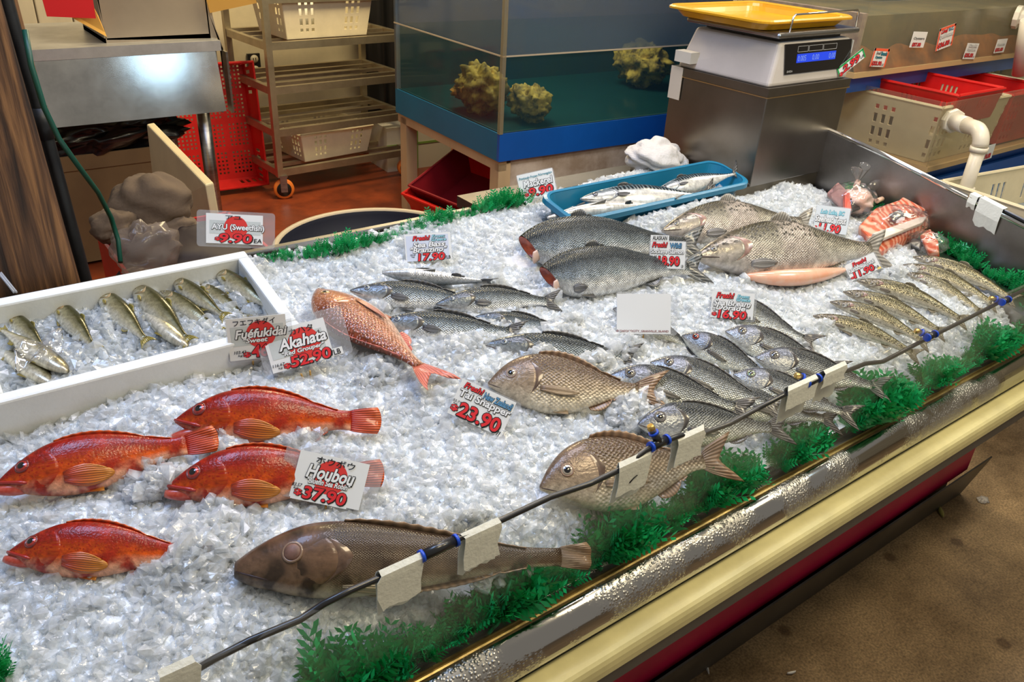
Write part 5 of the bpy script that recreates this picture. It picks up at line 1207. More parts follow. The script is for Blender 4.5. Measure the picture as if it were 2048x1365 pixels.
grass('short green plastic grass piece in front of the snapper tail', fpath(1405, 1520), 1352, .068, 4)
grass('sunken green plastic grass piece where bream tails meet the guard', fpath(1560, 1660), 1014, .058, 5)
grass('tall green plastic grass clump in front of the bream tails', fpath(1700, 1830), 1931, .080, 6)
grass('thin green plastic grass strip in front of the trout tails', fpath(1850, 1960), 1014, .054, 7)
grass('green plastic grass strip at the guard near the steel side wall', fpath(1965, 2160), 1545, .072, 8)
grass('dense green plastic grass strip beside the foam box at the back', gline([(530, 522), (600, 516), (650, 510), (704, 502)]), 900, .042, 9)
grass('green plastic grass strip along the back edge by the round tub', gline([(718, 495), (789, 477), (861, 457), (912, 440)]), 900, .036, 10)
grass('green plastic grass strip along the back edge beside the blue tray', gline([(916, 439), (980, 422), (1050, 406)]), 900, .040, 11)
ug = 2.142
grass('green plastic grass strip between steel ledge and side wall', [bed(ug, v_, 0.0) for v_ in (-.01, .06, .12, .165)], 900, .046, 12)
grass('green plastic grass strip by the side wall near the wrapped fillets', [bed(ug, v_, 0.0) for v_ in (.185, .24, .30, .36)], 900, .046, 13)
grass('green plastic grass strip behind the knotted salmon bags', [bed(ug, v_, 0.0) for v_ in (.38, .46, .54, .60)], 700, .046, 14)
grass('stray green plastic grass tuft at the ice corner', gline([(-30, 1362), (12, 1352)]), 1400, .040, 15)

# ================================================================== MIST HOSE, TAPES
HOSEM = mk('black_hose', (0.012, 0.013, 0.015), 0.3, coat=0.3)
BLUER = mk('blue_ring', (0.01, 0.07, 0.55), 0.35)
BRASS = mk('brass', (0.62, 0.42, 0.14), 0.28, 0.9)
hs = thing('mist_hose', 'black misting hose with blue ringed joints clipped along the acrylic guard', 'hose', (1.0, 0.63, 0.99))
hpx = [(372, 1352), (430, 1318), (500, 1282), (600, 1240), (648, 1208), (700, 1182), (760, 1156), (845, 1112), (878, 1098), (925, 1074), (1000, 1042), (1100, 995), (1180, 968), (1240, 940), (1290, 902), (1325, 884), (1360, 872), (1410, 866), (1460, 848), (1520, 815), (1575, 786), (1622, 762), (1660, 748), (1695, 742), (1730, 728), (1765, 724), (1800, 706), (1845, 682), (1900, 655), (1960, 625), (2048, 580)]
YH = 0.621
HP3 = [ony(a, b, YH if b < 1194 - 0.4592 * (a - 700) - 2 else 0.631) for a, b in hpx]
MB().tube(HP3, 0.0042, 10).build('tube', HOSEM, hs)
def joint(px, py, d, L_, nozzle=None, parent=hs):
    c = ony(px, py, YH); d = Vector(d).normalized()
    b = MB().tube([c - d * L_, c + d * L_], 0.0068, 12).build('joint', HOSEM, parent)
    for s_ in (-1, 1):
        MB().tube([c + d * s_ * L_, c + d * s_ * (L_ + 0.004)], 0.0080, 14).build('blue_ring', BLUER, b)
    if nozzle:
        nz_ = Vector(nozzle).normalized()
        MB().tube([c, c + nz_ * 0.020], 0.0062, 12).build('nozzle_stub', HOSEM, b)
        MB().tube([c + nz_ * 0.018, c + nz_ * 0.0215], 0.0076, 14).build('blue_ring', BLUER, b)
        MB().tube([c + nz_ * 0.0215, c + nz_ * 0.030, c + nz_ * 0.034], [0.0052, 0.0058, 0.0046], 10).build('brass_nozzle', BRASS, b)
joint(878, 1097, (1, 0, 0.01), 0.022)
joint(1318, 887, (1, 0, 0.02), 0.014, (-0.35, 0.3, 0.8))
joint(1625, 762, (1, 0, 0), 0.014, (-0.9, 0.6, 0.35))
joint(1862, 672, (1, 0, 0), 0.012, (-0.75, 0.7, 0.25))
joint(2010, 602, (1, 0, 0), 0.012, (-0.8, 0.7, 0.1))
INKB = mk('pen_ink', (0.01, 0.01, 0.012), 0.5)
TAPEM = mk('white_tape', (0.86, 0.88, 0.80), 0.7, var=0.1, vscale=60, bump=0.2, bscale=200)
def tape(label, x0, x1, drop, dropb, seed):
    u0 = onz(x0, 1194 - 0.4592 * (x0 - 700), 1.004).x; u1 = onz(x1, 1194 - 0.4592 * (x1 - 700), 1.004).x
    q = random.Random(seed); mb = MB(); n = 10
    secs = [(0.6160, -drop), (0.6160, -drop * 0.5), (0.6155, 0.002), (0.6160, 0.010), (0.621, 0.0155), (0.626, 0.010), (0.6268, 0.0), (0.6268, -0.02), (0.6268, -dropb)]
    vs = []
    for i in range(n + 1):
        g = i / n; jag = q.uniform(0.88, 1.0)
        for y, dz in secs:
            dz2 = dz * jag if dz in (-drop, -dropb) else dz
            vs.append((u0 + (u1 - u0) * g + (0.004 * q.uniform(-1, 1) if i in (0, n) else 0), y, 1.0035 + dz2))
    m_ = len(secs); fs = [(i * m_ + j, i * m_ + j + 1, (i + 1) * m_ + j + 1, (i + 1) * m_ + j) for i in range(n) for j in range(m_ - 1)]
    mb.add(vs, fs); o = mb.build('tape_strip', TAPEM); solid(o, 0.0006)
    tag(o, label, 'tape', 'white tapes holding the hose on the guard')
    if 'pen mark' in label:
        xm = (u0 + u1) / 2; MB().tube([(xm - .008, .6152, .978), (xm, .6152, .984), (xm + .006, .6152, .986)], .0011, 5).build('pen_mark', INKB, o)
tape('white tape over guard and hose at its front end', 322, 395, .035, .05, 1)
tape('white tape over guard beside the sea robin belly', 758, 846, .046, .062, 2)
tape('white tape over guard just past the sea robin joint', 928, 1000, .046, .062, 3)
tape('white tape with a pen mark over guard below the brass nozzle tee', 1240, 1299, .046, .066, 4)
tape('white tape over guard between nozzle tee and bream heap', 1352, 1408, .040, .055, 5)
tape('torn white tape over guard before the second brass nozzle', 1576, 1634, .032, .065, 6)
tape('short torn white tape over guard where bream tail passes', 1648, 1692, .020, .06, 7)

# ================================================================== PRICE CARDS
def tmesh(txt, offset, shear):
    c = bpy.data.curves.new('t', 'FONT'); c.body = txt; c.size = 1; c.offset = offset; c.shear = shear; c.resolution_u = 3
    o = bpy.data.objects.new('t', c); m = o.to_mesh()
    v = np.array([p.co[:] for p in m.vertices]); f = [tuple(p.vertices) for p in m.polygons]
    o.to_mesh_clear(); bpy.data.objects.remove(o); bpy.data.curves.remove(c)
    return v, f
INK = {'black': mk('ink_black', (0.008, 0.010, 0.012), 0.5), 'red': mk('ink_red', (0.70, 0.022, 0.030), 0.5), 'white': mk('ink_white', (0.80, 0.82, 0.82), 0.5), 'cyan': mk('ink_blue', (0.30, 0.62, 0.72), 0.5),
       'sun': mk('ink_sun', (0.66, 0.035, 0.03), 0.5), 'teal': mk('ink_teal', (0.02, 0.22, 0.30), 0.5), 'navy': mk('ink_navy', (0.01, 0.03, 0.045), 0.5), 'maroon': mk('ink_maroon', (0.20, 0.035, 0.03), 0.5), 'orange': mk('ink_orange', (0.85, 0.12, 0.05), 0.5), 'green': mk('ink_green', (0.02, 0.32, 0.08), 0.5), 'blue': mk('ink_mid_blue', (0.10, 0.28, 0.48), 0.5), 'pink': mk('ink_pink', (0.75, 0.25, 0.55), 0.5), 'yellow': mk('ink_yellow', (0.85, 0.65, 0.2), 0.5)}
PAPER = mk('card_paper', (0.76, 0.78, 0.77), 0.45, coat=0.3)
PAPERG = mk('card_grey_print', (0.58, 0.63, 0.62), 0.5, var=0.12, vscale=40)
SLEEVE = glassy('card_sleeve', (0.93, 0.94, 0.95), 0.14, (0.80, 0.82, 0.84), 0.10, 0.08)
BAMBOO = mk('bamboo_stick', (0.42, 0.24, 0.05), 0.5)
def card(label, TL, TR, BL, base, h0=0.0, tilt=28, items=(), sleeve=None, sticks=(), sun=None, panels=(), paper=True, name='price_card', border=None, yaw=0.0, parent_plane=None, cat='sign'):
    if parent_plane is None:
        B0 = bpw(base[0], base[1], h0); rd = ray(*base)
        hd = Vector((-rd[0], -rd[1], 0)).normalized(); hd = Matrix.Rotation(math.radians(yaw), 3, 'Z') @ hd
        n = hd * math.cos(math.radians(tilt)) + Vector((0, 0, 1)) * math.sin(math.radians(tilt))
    else: B0, n = parent_plane; n = Vector(n).normalized()
    a, b, c = (onpl(p[0], p[1], B0, n) for p in (TL, TR, BL))
    X = (b - a); W_ = X.length; X.normalize(); Yv = (a - c); Yv = Yv - X * Yv.dot(X); Ht = Yv.length; Yv.normalize(); Z = X.cross(Yv)
    org = a - Yv * Ht
    M = Matrix.Identity(4)
    for i, ax in enumerate((X, Yv, Z)):
        for j in range(3): M[j][i] = ax[j]
    for j in range(3): M[j][3] = org[j]
    r = thing(name, label, cat, org); r.matrix_world = M; ORIG[r] = Vector((0, 0, 0))
    if paper: MB().box((W_ / 2, Ht / 2, -0.0004), (W_, Ht, 0.0008)).build('card', PAPER, r, True)
    if sleeve:
        x0, x1, y0, y1 = (q * (W_ if i < 2 else Ht) for i, q in enumerate(sleeve))
        rr = [(x, y, -0.0022) for x, y in rrect(x0, x1, y0, y1, 0.006, 3)]
        MB().extr(rr, (0, 0, 0), (0, 0, 0.0010)).build('sleeve', SLEEVE, r, True)
    if border:
        bc_, bw = border; mb = MB(); t_ = W_ * bw
        for x0, x1, y0, y1 in ((0, W_, Ht - t_, Ht), (0, t_, 0, Ht), (W_ - t_, W_, 0, Ht)): mb.box(((x0 + x1) / 2, (y0 + y1) / 2, 0.0003), (x1 - x0, y1 - y0, 0.0002))
        mb.build('border', INK[bc_], r, True)
    for (x0, x1, y0, y1, mt) in panels:
        MB().box(((x0 + x1) / 2 * W_, (y0 + y1) / 2 * Ht, 0.0002), ((x1 - x0) * W_, (y1 - y0) * Ht, 0.0002)).build('printed_panel', mt, r, True)
    if sun:
        sx_, sy_, sr = sun; k = 40
        MB().add([(sx_ * W_ + math.cos(2 * PI * i / k) * sr * W_, sy_ * Ht + math.sin(2 * PI * i / k) * sr * W_, 0.0006) for i in range(k)], [tuple(range(k))]).build('red_disc', INK['sun'], r, True)
    layers = {}
    for it in items:
        it = list(it) + [None] * (8 - len(it)); txt, x0, x1, y, hgt, fill, outl, shear = it; shear = shear or 0.0
        v0, f0 = tmesh(txt, 0.0, shear); lo, hi = v0[:, :2].min(0), v0[:, :2].max(0)
        sx_ = (x1 - x0) * W_ / (hi[0] - lo[0]); sy_ = hgt * Ht / (hi[1] - lo[1])
        jobs = []
        if outl: jobs += [(outl, 0.066, 0.0008, (0, 0)), (outl, 0.055, 0.0007, (0.04, -0.045))]
        jobs.append((fill, 0.028 if outl else 0.014, 0.0011, (0, 0)))
        for colr, off, z, sh in jobs:
            v, f = tmesh(txt, off, shear)
            P_ = [((p[0] + sh[0] - lo[0]) * sx_ + x0 * W_, (p[1] + sh[1] - lo[1]) * sy_ + y * Ht, z) for p in v]
            layers.setdefault(colr, MB()).add(P_, f)
    for colr, mb in layers.items(): mb.build('lettering_' + colr, INK[colr], r, True, fixn=False)
    for (bx, by), (px_0, py_0) in sticks:
        p1 = bpw(bx, by, -0.02); p0_ = onpl(px_0, py_0, B0 - n * 0.003, n); Mi = M.inverted()
        MB().tube([Mi @ p1, Mi @ p0_], 0.0016, 6).build('stick', BAMBOO, r, True)
    return r
R_, K_, W0 = 'red', 'black', 'white'
card('white card reading Akahata red grouper 52.90 on bamboo sticks', (523, 668), (646, 635), (540, 750), (618, 770), 0, 30,
     [('アカハタ', .28, .80, .78, .15, K_), ('Akahata', .20, .96, .47, .27, W0, K_, .25), ('"Red Grouper"', .22, .90, .30, .13, W0, K_, .2), ('116.67', .02, .22, .13, .07, K_, None, .2), ('kg', .10, .17, .05, .06, K_, None, .2), ('$', .20, .29, .03, .12, R_, K_), ('52.90', .31, .96, .02, .25, R_, K_, .1), ('/LB', .97, 1.12, .04, .13, K_)],
     sleeve=(-.12, 1.32, -.02, 1.18), sticks=(((612, 772), (602, 748)), ((622, 770), (620, 742))), sun=(.60, .52, .26), panels=((.06, .92, .30, .78, PAPERG), (.94, 1.16, .02, .20, PAPER)))
card('white card reading Fuefukidai 46.90 behind the Akahata card', (450, 640), (570, 628), (457, 724), (505, 752), 0.0, 8,
     [('フエフキダイ', .12, .82, .82, .14, K_), ('Fuéfukidai', .13, 1.0, .52, .20, W0, K_, .25), ('"Sweet', .26, .66, .40, .11, W0, K_, .2), ('103.43', .08, .28, .16, .07, K_, None, .2), ('kg', .14, .22, .08, .06, K_, None, .2), ('$', .24, .34, .06, .12, R_, K_), ('46.90', .38, 1.0, .05, .27, R_, K_, .1)],
     sleeve=(-.02, 1.1, -.06, 1.03), sticks=(((506, 738), (506, 722)),), sun=(.56, .58, .25), panels=((.06, .95, .34, .80, PAPERG),))
card('white card reading Houbou bluefin sea robin 37.90 in a clear sleeve', (602, 900), (740, 930), (583, 994), (650, 1030), 0.0, 34,
     [('ホウボウ', .25, .80, .80, .15, K_), ('Houbou', .16, .83, .48, .27, W0, K_, .22), ('"Bluefin Sea Robin"', .19, .80, .36, .12, W0, K_, .2), ('83.57', .0, .14, .24, .07, K_, None, .2), ('kg', .03, .10, .17, .06, K_, None, .2), ('$', .06, .15, .06, .13, R_, K_), ('37.90', .18, .78, .03, .25, R_, K_, .05)],
     sleeve=(-.20, 1.22, -.02, 1.16), sun=(.50, .55, .24), panels=((.02, .82, -.03, .28, PAPER),), sticks=(((650, 1030), (652, 1012)),))
card('white card reading AYU Sweetfish 9.90 in a grey sleeve on the foam box', (412, 426), (526, 432), (436, 487), (480, 496), HR + .004, 20,
     [('アユ', .34, .62, .82, .13, K_), ('AYU (Sweetfish)', .10, 1.02, .42, .24, W0, K_, .0), ('$', .16, .24, .10, .12, R_, K_), ('9.90', .24, .80, .05, .29, R_, K_, .1), ('EA', .84, .98, .06, .14, K_, None, .1)],
     sleeve=(-.16, 1.22, -.12, 1.10), sun=(.52, .55, .21), panels=((.06, .96, .33, .78, PAPERG),))
FR, GR = ('Fresh!',), None
card('tilted white card reading New Zealand Tai Snapper 23.90', (926, 757), (1033, 806), (912, 834), (955, 868), 0, 34,
     [('Fresh!', .08, .42, .80, .15, R_, K_, .2), ('New Zealand!', .45, .97, .74, .17, 'blue', K_, .1), ('Tai Snapper', .05, .98, .50, .24, W0, K_, .05), ('52.71', .0, .14, .36, .06, K_, None, .1), ('kg', .03, .10, .29, .05, K_), ('$', .02, .13, .12, .16, R_, K_), ('23.90', .16, .90, .06, .36, R_, K_, .0), ('/LB', .90, 1.08, .0, .12, K_)],
     sleeve=(-.04, 1.10, -.14, 1.04), sticks=(((950, 872), (957, 845)), ((962, 876), (968, 850))))
card('white card reading sea bass Branzino 17.90 behind the belly-up bass', (808, 470), (900, 464), (814, 524), (856, 530), 0, 26,
     [('Fresh!', .18, .55, .76, .16, R_, K_, .25), ('From:', .60, .88, .82, .11, 'cyan', K_, .2), ('Greece', .58, .90, .70, .11, 'cyan', K_, .1), ('Sea Bass', .18, .86, .50, .18, W0, K_, .2), ('"Branzino"', .12, .90, .31, .18, W0, K_, .2), ('39.47', .10, .22, .20, .06, K_), ('kg', .13, .19, .13, .06, K_), ('17.90', .27, .84, .0, .26, R_, K_, .1), ('/LB', .86, .97, .02, .12, K_)],
     sleeve=(-.03, 1.03, -.02, 1.04), panels=((.03, .95, .0, .94, mk('card_cool', (.60, .66, .78), .45)),))
card('white card reading previously frozen Norwegian mackerel beside the blue tray', (1033, 352), (1104, 336), (1034, 404), (1060, 412), 0.0, 22,
     [('Previously Frozen', .04, .56, .76, .13, 'teal', None, .3), ('Norwegian', .58, .97, .78, .12, 'teal', None, .3), ('Mackerel', .14, .94, .46, .26, W0, K_, .1), ('21.83', .10, .24, .34, .05, K_), ('kg', .14, .20, .27, .05, K_), ('$', .12, .22, .12, .12, R_, K_), ('9.90', .25, .90, .08, .32, R_, K_, .1)],
     sleeve=(-.02, 1.03, -.04, 1.03))
card('white card reading Alaskan fresh wild sockeye salmon 18.90 on one stick', (1301, 482), (1372, 484), (1296, 536), (1325, 582), 0.0, 22,
     [('Fresh!', .06, .48, .78, .18, R_, K_, .25), ('Wild!', .56, .88, .76, .18, 'blue', K_, .0), ('Sockeye Salmon', .03, .95, .50, .20, W0, K_, .05), ('41.68', .02, .20, .40, .07, K_), ('kg', .08, .16, .31, .06, K_), ('$', .15, .23, .20, .10, R_, K_), ('18.90', .26, .84, .12, .32, R_, K_, .0), ('LB', .90, .96, .05, .10, K_), ('ALASKAN', .06, .47, 1.04, .15, K_, None, .1)],
     sleeve=(-.03, 1.04, -.03, 1.03), sticks=(((1325, 560), (1324, 530)),), panels=((.0, .52, 1.0, 1.22, PAPER),))
card('plain white card with the shop handle printed along its foot', (1234, 588), (1342, 588), (1228, 668), (1270, 690), 0.0, 28,
     [('@SEAFOODCITY_GRANVILLE_ISLAND', -.01, .96, .03, .07, 'maroon')], sleeve=(-.02, 1.12, -.03, 1.06), sticks=(((1258, 692), (1260, 668)), ((1285, 694), (1287, 668))), name='handle_card')
card('white card reading sea bream Dorade 16.90 over the breams', (1425, 582), (1510, 588), (1416, 634), (1460, 650), 0.012, 28,
     [('Fresh!', .11, .52, .76, .20, R_, K_, .25), ('From:', .60, .88, .80, .12, 'cyan', 'teal', .2), ('Greece', .58, .90, .68, .12, 'cyan', 'teal', .1), ('Sea Bream', .05, .92, .48, .20, W0, K_, .2), ('"Dorade"', .06, .90, .31, .20, W0, K_, .2), ('37.27', .03, .14, .30, .06, K_), ('kg', .06, .12, .22, .06, K_), ('$', .04, .14, .07, .13, R_, K_), ('16.90', .18, .84, .0, .30, R_, K_, .1), ('/LB', .86, .95, .02, .10, K_)],
     sleeve=(-.06, 1.06, -.08, 1.08))
card('white card reading Lois Lake BC steelhead trout behind the big trout', (1635, 410), (1702, 418), (1630, 462), (1660, 470), 0.0, 26,
     [('Lois Lake, BC', .14, .84, .68, .18, 'cyan', 'teal', .2), ('Steelhead Trout', .02, .93, .38, .24, W0, K_, .1), ('$', .02, .12, .06, .14, R_, K_), ('11.90', .16, .80, .02, .30, R_, K_, .1)],
     sleeve=(-.02, 1.03, -.02, 1.04), panels=((.0, 1.0, .0, 1.0, mk('card_greyblue', (.62, .67, .70), .45)),))
card('slanted white card reading fresh rainbow trout 11.90', (1688, 532), (1747, 505), (1684, 572), (1716, 570), 0.0, 26,
     [('Fresh!', .24, .70, .72, .22, R_, K_, .2), ('Rainbow Trout', .04, .90, .46, .24, W0, K_, .15), ('$', .02, .12, .10, .12, R_, K_), ('11.90', .14, .80, .08, .34, R_, K_, .1), ('/LB', .82, .95, .12, .12, K_)],
     sleeve=(-.03, 1.05, -.06, 1.06), panels=((.88, 1.0, .0, .12, INK['yellow']),))
# ================================================================== SCALE ON ITS STEEL PLINTH
X0, X1, Y0, Y1, ZS = 1.848, 2.212, 1.345, 1.69, 1.292
pln = thing('steel_plinth', 'stainless steel box standing at the back right under the scale', 'plinth', ((X0 + X1) / 2, 1.5, 1.03))
PLM = mk('plinth_steel', (0.30, 0.275, 0.245), 0.33, 1.0, var=0.2, vscale=3, rvar=0.08, bump=0.03, bscale=12)
bevel(MB().box2((X0, Y0, 1.024), (X1, Y1, ZS - 0.024)).build('body', PLM, pln), 0.003)
MB().box2((X0 - 0.003, Y0 - 0.003, ZS - 0.022), (X1 + 0.003, Y1 + 0.003, ZS)).build('lip', PLM, pln)
MB().box2((X0 - 0.004, Y0 - 0.004, ZS - 0.0255), (X1 + 0.004, Y1 + 0.004, ZS - 0.0225)).build('lip_seam', mk('warm_edge', (0.8, 0.6, 0.35), 0.25, 1.0), pln)
o = MB().box2((X0 - 0.006, Y1 - 0.045, ZS - 0.09), (X0 - 0.004, Y1, ZS + 0.001)).build('tape_strip', mk('cream_tape', (0.68, 0.60, 0.48), 0.7)); tag(o, 'cream paper tape stuck on the corner of the steel plinth', 'tape')
scl = thing('weighing_scale', 'grey digital weighing scale with blue display and steel platform', 'scale', ((X0 + X1) / 2, 1.5, ZS))
SCM = mk('scale_grey', (0.62, 0.57, 0.53), 0.42, var=0.08, vscale=8)
b0 = [(X0 + .004, Y0 + .006, ZS), (X1 - .004, Y0 + .006, ZS), (X1 - .004, Y1 - .01, ZS), (X0 + .004, Y1 - .01, ZS)]
t0 = [(X0 + .032, Y0 + .016, 1.402), (X1 - .012, Y0 + .016, 1.402), (X1 - .03, Y1 - .03, 1.402), (X0 + .04, Y1 - .03, 1.402)]
bevel(MB().hexa(b0 + t0).build('body', SCM, scl), 0.010, 3)
def fz(x, z): t = (z - ZS) / (1.402 - ZS); return Vector((x, Y0 + .006 + .010 * t - 0.0015, z))
BLK2 = mk('glossy_black', (0.006, 0.006, 0.008), 0.12, coat=0.6)
pa = [fz(X0 + .062, 1.322), fz(X1 - .008, 1.322), fz(X1 - .016, 1.398), fz(X0 + .050, 1.398)]
dp = MB().extr(pa, (0, 0, 0), (0, -0.002, 0)).build('display_panel', BLK2, scl)
def lcd():
    m, nt, b = nmat('lcd_blue'); setp(b, Base_Color=(0.01, 0.04, 0.5), Roughness=0.3, Emission_Color=(0.02, 0.06, 0.75), Emission_Strength=0.9); return m
MB().extr([fz(X0 + .105, 1.349) , fz(X1 - .085, 1.349), fz(X1 - .085, 1.371), fz(X0 + .105, 1.371)], (0, -0.0022, 0), (0, -0.003, 0)).build('blue_screen', lcd(), dp)
def flat_text(txt, x, z, hgt, mat, parent, y_off=-0.0035, wd=None, nm='lettering'):
    v, f = tmesh(txt, 0.0, 0.0); lo, hi = v[:, :2].min(0), v[:, :2].max(0); s = hgt / (hi[1] - lo[1]); sx_ = s if wd is None else wd / (hi[0] - lo[0])
    mb = MB(); mb.add([fz(x + (p[0] - lo[0]) * sx_, z + (p[1] - lo[1]) * s) + Vector((0, y_off, 0)) for p in v], f); return mb.build(nm, mat, parent, fixn=False)
LCDT = mk('lcd_digit', (0.25, 0.4, 0.95), 0.4)
for t_, x, w_ in (('0.005', X0 + .108, .036), ('0.00', X0 + .172, .030), ('0.00', X1 - .117, .030)): flat_text(t_, x, 1.353, .014, LCDT, dp, wd=w_)
GREYT = mk('panel_print', (0.5, 0.5, 0.5), 0.5)
flat_text('ISHIDA', X0 + .068, 1.3265, .0055, GREYT, dp)
for x0_, x1_ in ((X0 + .105, X0 + .150), (X0 + .153, X0 + .215), (X0 + .218, X1 - .085)):
    mb = MB()
    for a, b, c, d in ((x0_, x1_, 1.376, 1.3768), (x0_, x1_, 1.390, 1.3908), (x0_, x0_ + .0008, 1.376, 1.39), (x1_ - .0008, x1_, 1.376, 1.39)):
        mb.extr([fz(a, c), fz(b, c), fz(b, d), fz(a, d)], (0, -0.002, 0), (0, -0.0028, 0))
    mb.build('panel_frame', GREYT, dp)
MB().box2((X0 + .05, Y0 + .03, 1.404), (X1 - .05, Y1 - .06, 1.414)).build('platform_support', BLACKP, scl)
bevel(MB().box2((X0 + .006, Y0 + .004, 1.414), (X1 + .002, Y1 - .02, 1.428)).build('platform', STEEL, scl), 0.006, 2)
hx0, hx1 = X0 + .055, X1 - .012
MB().tube([(hx0, Y0 + .012, 1.424), (hx0 + .004, Y0 + .012, 1.462), (hx0 + .012, Y0 + .012, 1.470), (hx1 - .012, Y0 + .012, 1.474), (hx1 - .003, Y0 + .012, 1.467), (hx1, Y0 + .012, 1.426)], 0.0028, 8).build('wire_guard', CHROME, scl)
MB().box2((X0 - .02, Y1 - .08, 1.31), (X0 + .015, Y1 - .02, 1.34)).build('side_knob', WHITEP, scl)
MB().box2((X1 - .0095, Y0 + .010, 1.36), (X1 - .0075, Y0 + .06, 1.395)).build('side_label', PAPER, scl)
YEL = mk('yellow_plastic', (0.70, 0.34, 0.008), 0.32, var=0.15, vscale=8, coat=0.2)
yt = thing('yellow_tray', 'yellow plastic tray lying on the scale platform', 'tray', (2.0, 1.5, 1.43))
def ytr(ins, z): return [(u_, v_, z) for u_, v_ in rrect(X0 - .035 + ins, X1 - .005 - ins, Y0 + .02 + ins, Y1 + .03 - ins, .04)]
solid(ringmesh([ytr(.026, 1.431), ytr(.016, 1.444), ytr(.012, 1.452)]).build('dish', YEL, yt), 0.003)
solid(ringmesh([ytr(.012, 1.452), ytr(.002, 1.456), ytr(-.002, 1.453), ytr(-.002, 1.449)], False).build('rim', YEL, yt), 0.003)
card('green edged card reading 2.99 LB leaning on the scale', (1673, 138), (1726, 96), (1673, 160), (1690, 150), 0, 0, [('$', .02, .14, .02, .35, R_, K_), ('2.99', .16, .80, .16, .62, R_, K_, .3), ('LB', .82, .96, .18, .26, K_, None, .3)], border=('green', .05), parent_plane=(Vector((X1, Y0 - .012, ZS)), (-.25, -1, .12)))
# towel
TOW = mk('white_towel', (0.66, 0.64, 0.62), 0.95, var=0.12, vscale=20, bump=0.6, bscale=160)
tw = thing('towel', 'crumpled white cotton towel on the steel shelf beside the plinth', 'towel', (1.75, 1.62, 1.03))
lump('towel_heap', (1.70, 1.585, 1.068), (0.085, 0.07, 0.050), TOW, tw, 31, 0.16, 1.4, fold=-0.085, nu=72, nv=40)
lump('towel_fold', (1.755, 1.60, 1.058), (0.065, 0.055, 0.040), TOW, tw, 33, 0.16, 1.4, fold=-0.085, nu=60, nv=34)
lump('towel_corner', (1.80, 1.585, 1.045), (0.040, 0.035, 0.018), TOW, tw, 35, 0.16, 1.4, fold=-0.085, nu=40, nv=22)

# ================================================================== WRAPPED SALMON
def salm():
    m, nt, b = nmat('salmon_fillet'); N = nt.nodes; L = nt.links
    tc = N.new('ShaderNodeTexCoord'); wv = N.new('ShaderNodeTexWave'); wv.inputs['Scale'].default_value = 17; wv.inputs['Distortion'].default_value = 9; wv.inputs['Detail'].default_value = 3
    L.new(tc.outputs['Object'], wv.inputs['Vector'])
    r = N.new('ShaderNodeValToRGB'); e = r.color_ramp.elements; e[0].position = 0.25; e[0].color = (0.60, 0.10, 0.035, 1); e[1].position = 0.95; e[1].color = (0.80, 0.40, 0.27, 1)
    L.new(wv.outputs['Fac'], r.inputs[0]); L.new(r.outputs[0], b.inputs['Base Color']); setp(b, Roughness=0.3, Coat_Weight=0.5)
    return m
FIL = salm()
SKIN = mk('salmon_skin_dark', (0.05, 0.05, 0.05), 0.3, 0.4, coat=0.6)
FATM = mk('salmon_fat', (0.78, 0.68, 0.58), 0.35, coat=0.5, var=0.15)
WRAP = glassy('cling_wrap', (0.97, 0.97, 0.97), 0.045, (0.9, 0.88, 0.85), 0.22, 0.05)
def slab(name, pts, th, mat, parent, bv=0.006):
    P_ = [bpw(a, b, h_) for a, b, h_ in pts]; mb = MB(); n = (P_[1] - P_[0]).cross(P_[-1] - P_[0]).normalized()
    if n.z < 0: n = -n
    mb.extr(P_, -n * th, (0, 0, 0)); o = mb.build(name, mat, parent); bevel(o, bv, 3); return o
def wrap(parent, px, py, h_, rad, seed, rot=0.0):
    c = bpw(px, py, h_); o = lump('clear_wrap', c, rad, WRAP, parent, seed, 0.10, 2.5, fold=0.10, nu=48, nv=26, axes=Matrix.Rotation(rot, 3, 'Z')); return o
w1 = thing('wrapped_salmon', 'cling wrapped orange salmon side with white belly strip on the ice', 'salmon pack', bpw(1790, 470, 0.01))
slab('fillet', [(1716, 452, .030), (1762, 502, .020), (1858, 452, .030), (1868, 432, .055), (1800, 398, .075), (1752, 415, .065)], .030, FIL, w1)
slab('belly_strip', [(1745, 466, .050), (1768, 476, .050), (1846, 444, .058), (1856, 432, .058), (1838, 434, .058)], .012, FATM, w1, .003)
slab('upper_piece', [(1785, 412, .072), (1812, 425, .072), (1858, 420, .066), (1806, 392, .085)], .02, FIL, w1)
slab('skin_patch', [(1778, 428, .066), (1790, 440, .066), (1812, 430, .070), (1800, 418, .072)], .008, SKIN, w1, .002)
wrap(w1, 1796, 442, .045, (.085, .062, .040), 41, -0.35)
w2 = thing('wrapped_salmon', 'small cling wrapped salmon tail piece with dark skin near the trout heads', 'salmon pack', bpw(1850, 495, 0.01))
slab('fillet', [(1838, 470, .03), (1856, 504, .02), (1878, 504, .03), (1876, 480, .045), (1860, 455, .05)], .025, FIL, w2)
slab('skin_patch', [(1812, 486, .012), (1842, 500, .012), (1846, 482, .022), (1826, 474, .024)], .012, SKIN, w2)
wrap(w2, 1858, 484, .03, (.040, .050, .026), 43, 0.4)
w3 = thing('bagged_salmon', 'knotted clear bag of pale salmon offcuts beside the side wall', 'salmon pack', bpw(1700, 400, 0.01))
PALE = mk('pale_salmon', (0.72, 0.42, 0.33), 0.35, coat=0.6, var=0.5, vscale=25, col2=(0.78, 0.62, 0.55))
lump('offcuts', bpw(1712, 402, .030), (.050, .045, .032), PALE, w3, 51, 0.30, 2.2)
slab('cut_piece', [(1652, 386, .03), (1690, 424, .02), (1706, 420, .03), (1698, 384, .055), (1676, 362, .06)], .02, mk('grey_pink_cut', (0.46, 0.23, 0.21), 0.35, coat=0.6, var=0.4, vscale=20), w3)
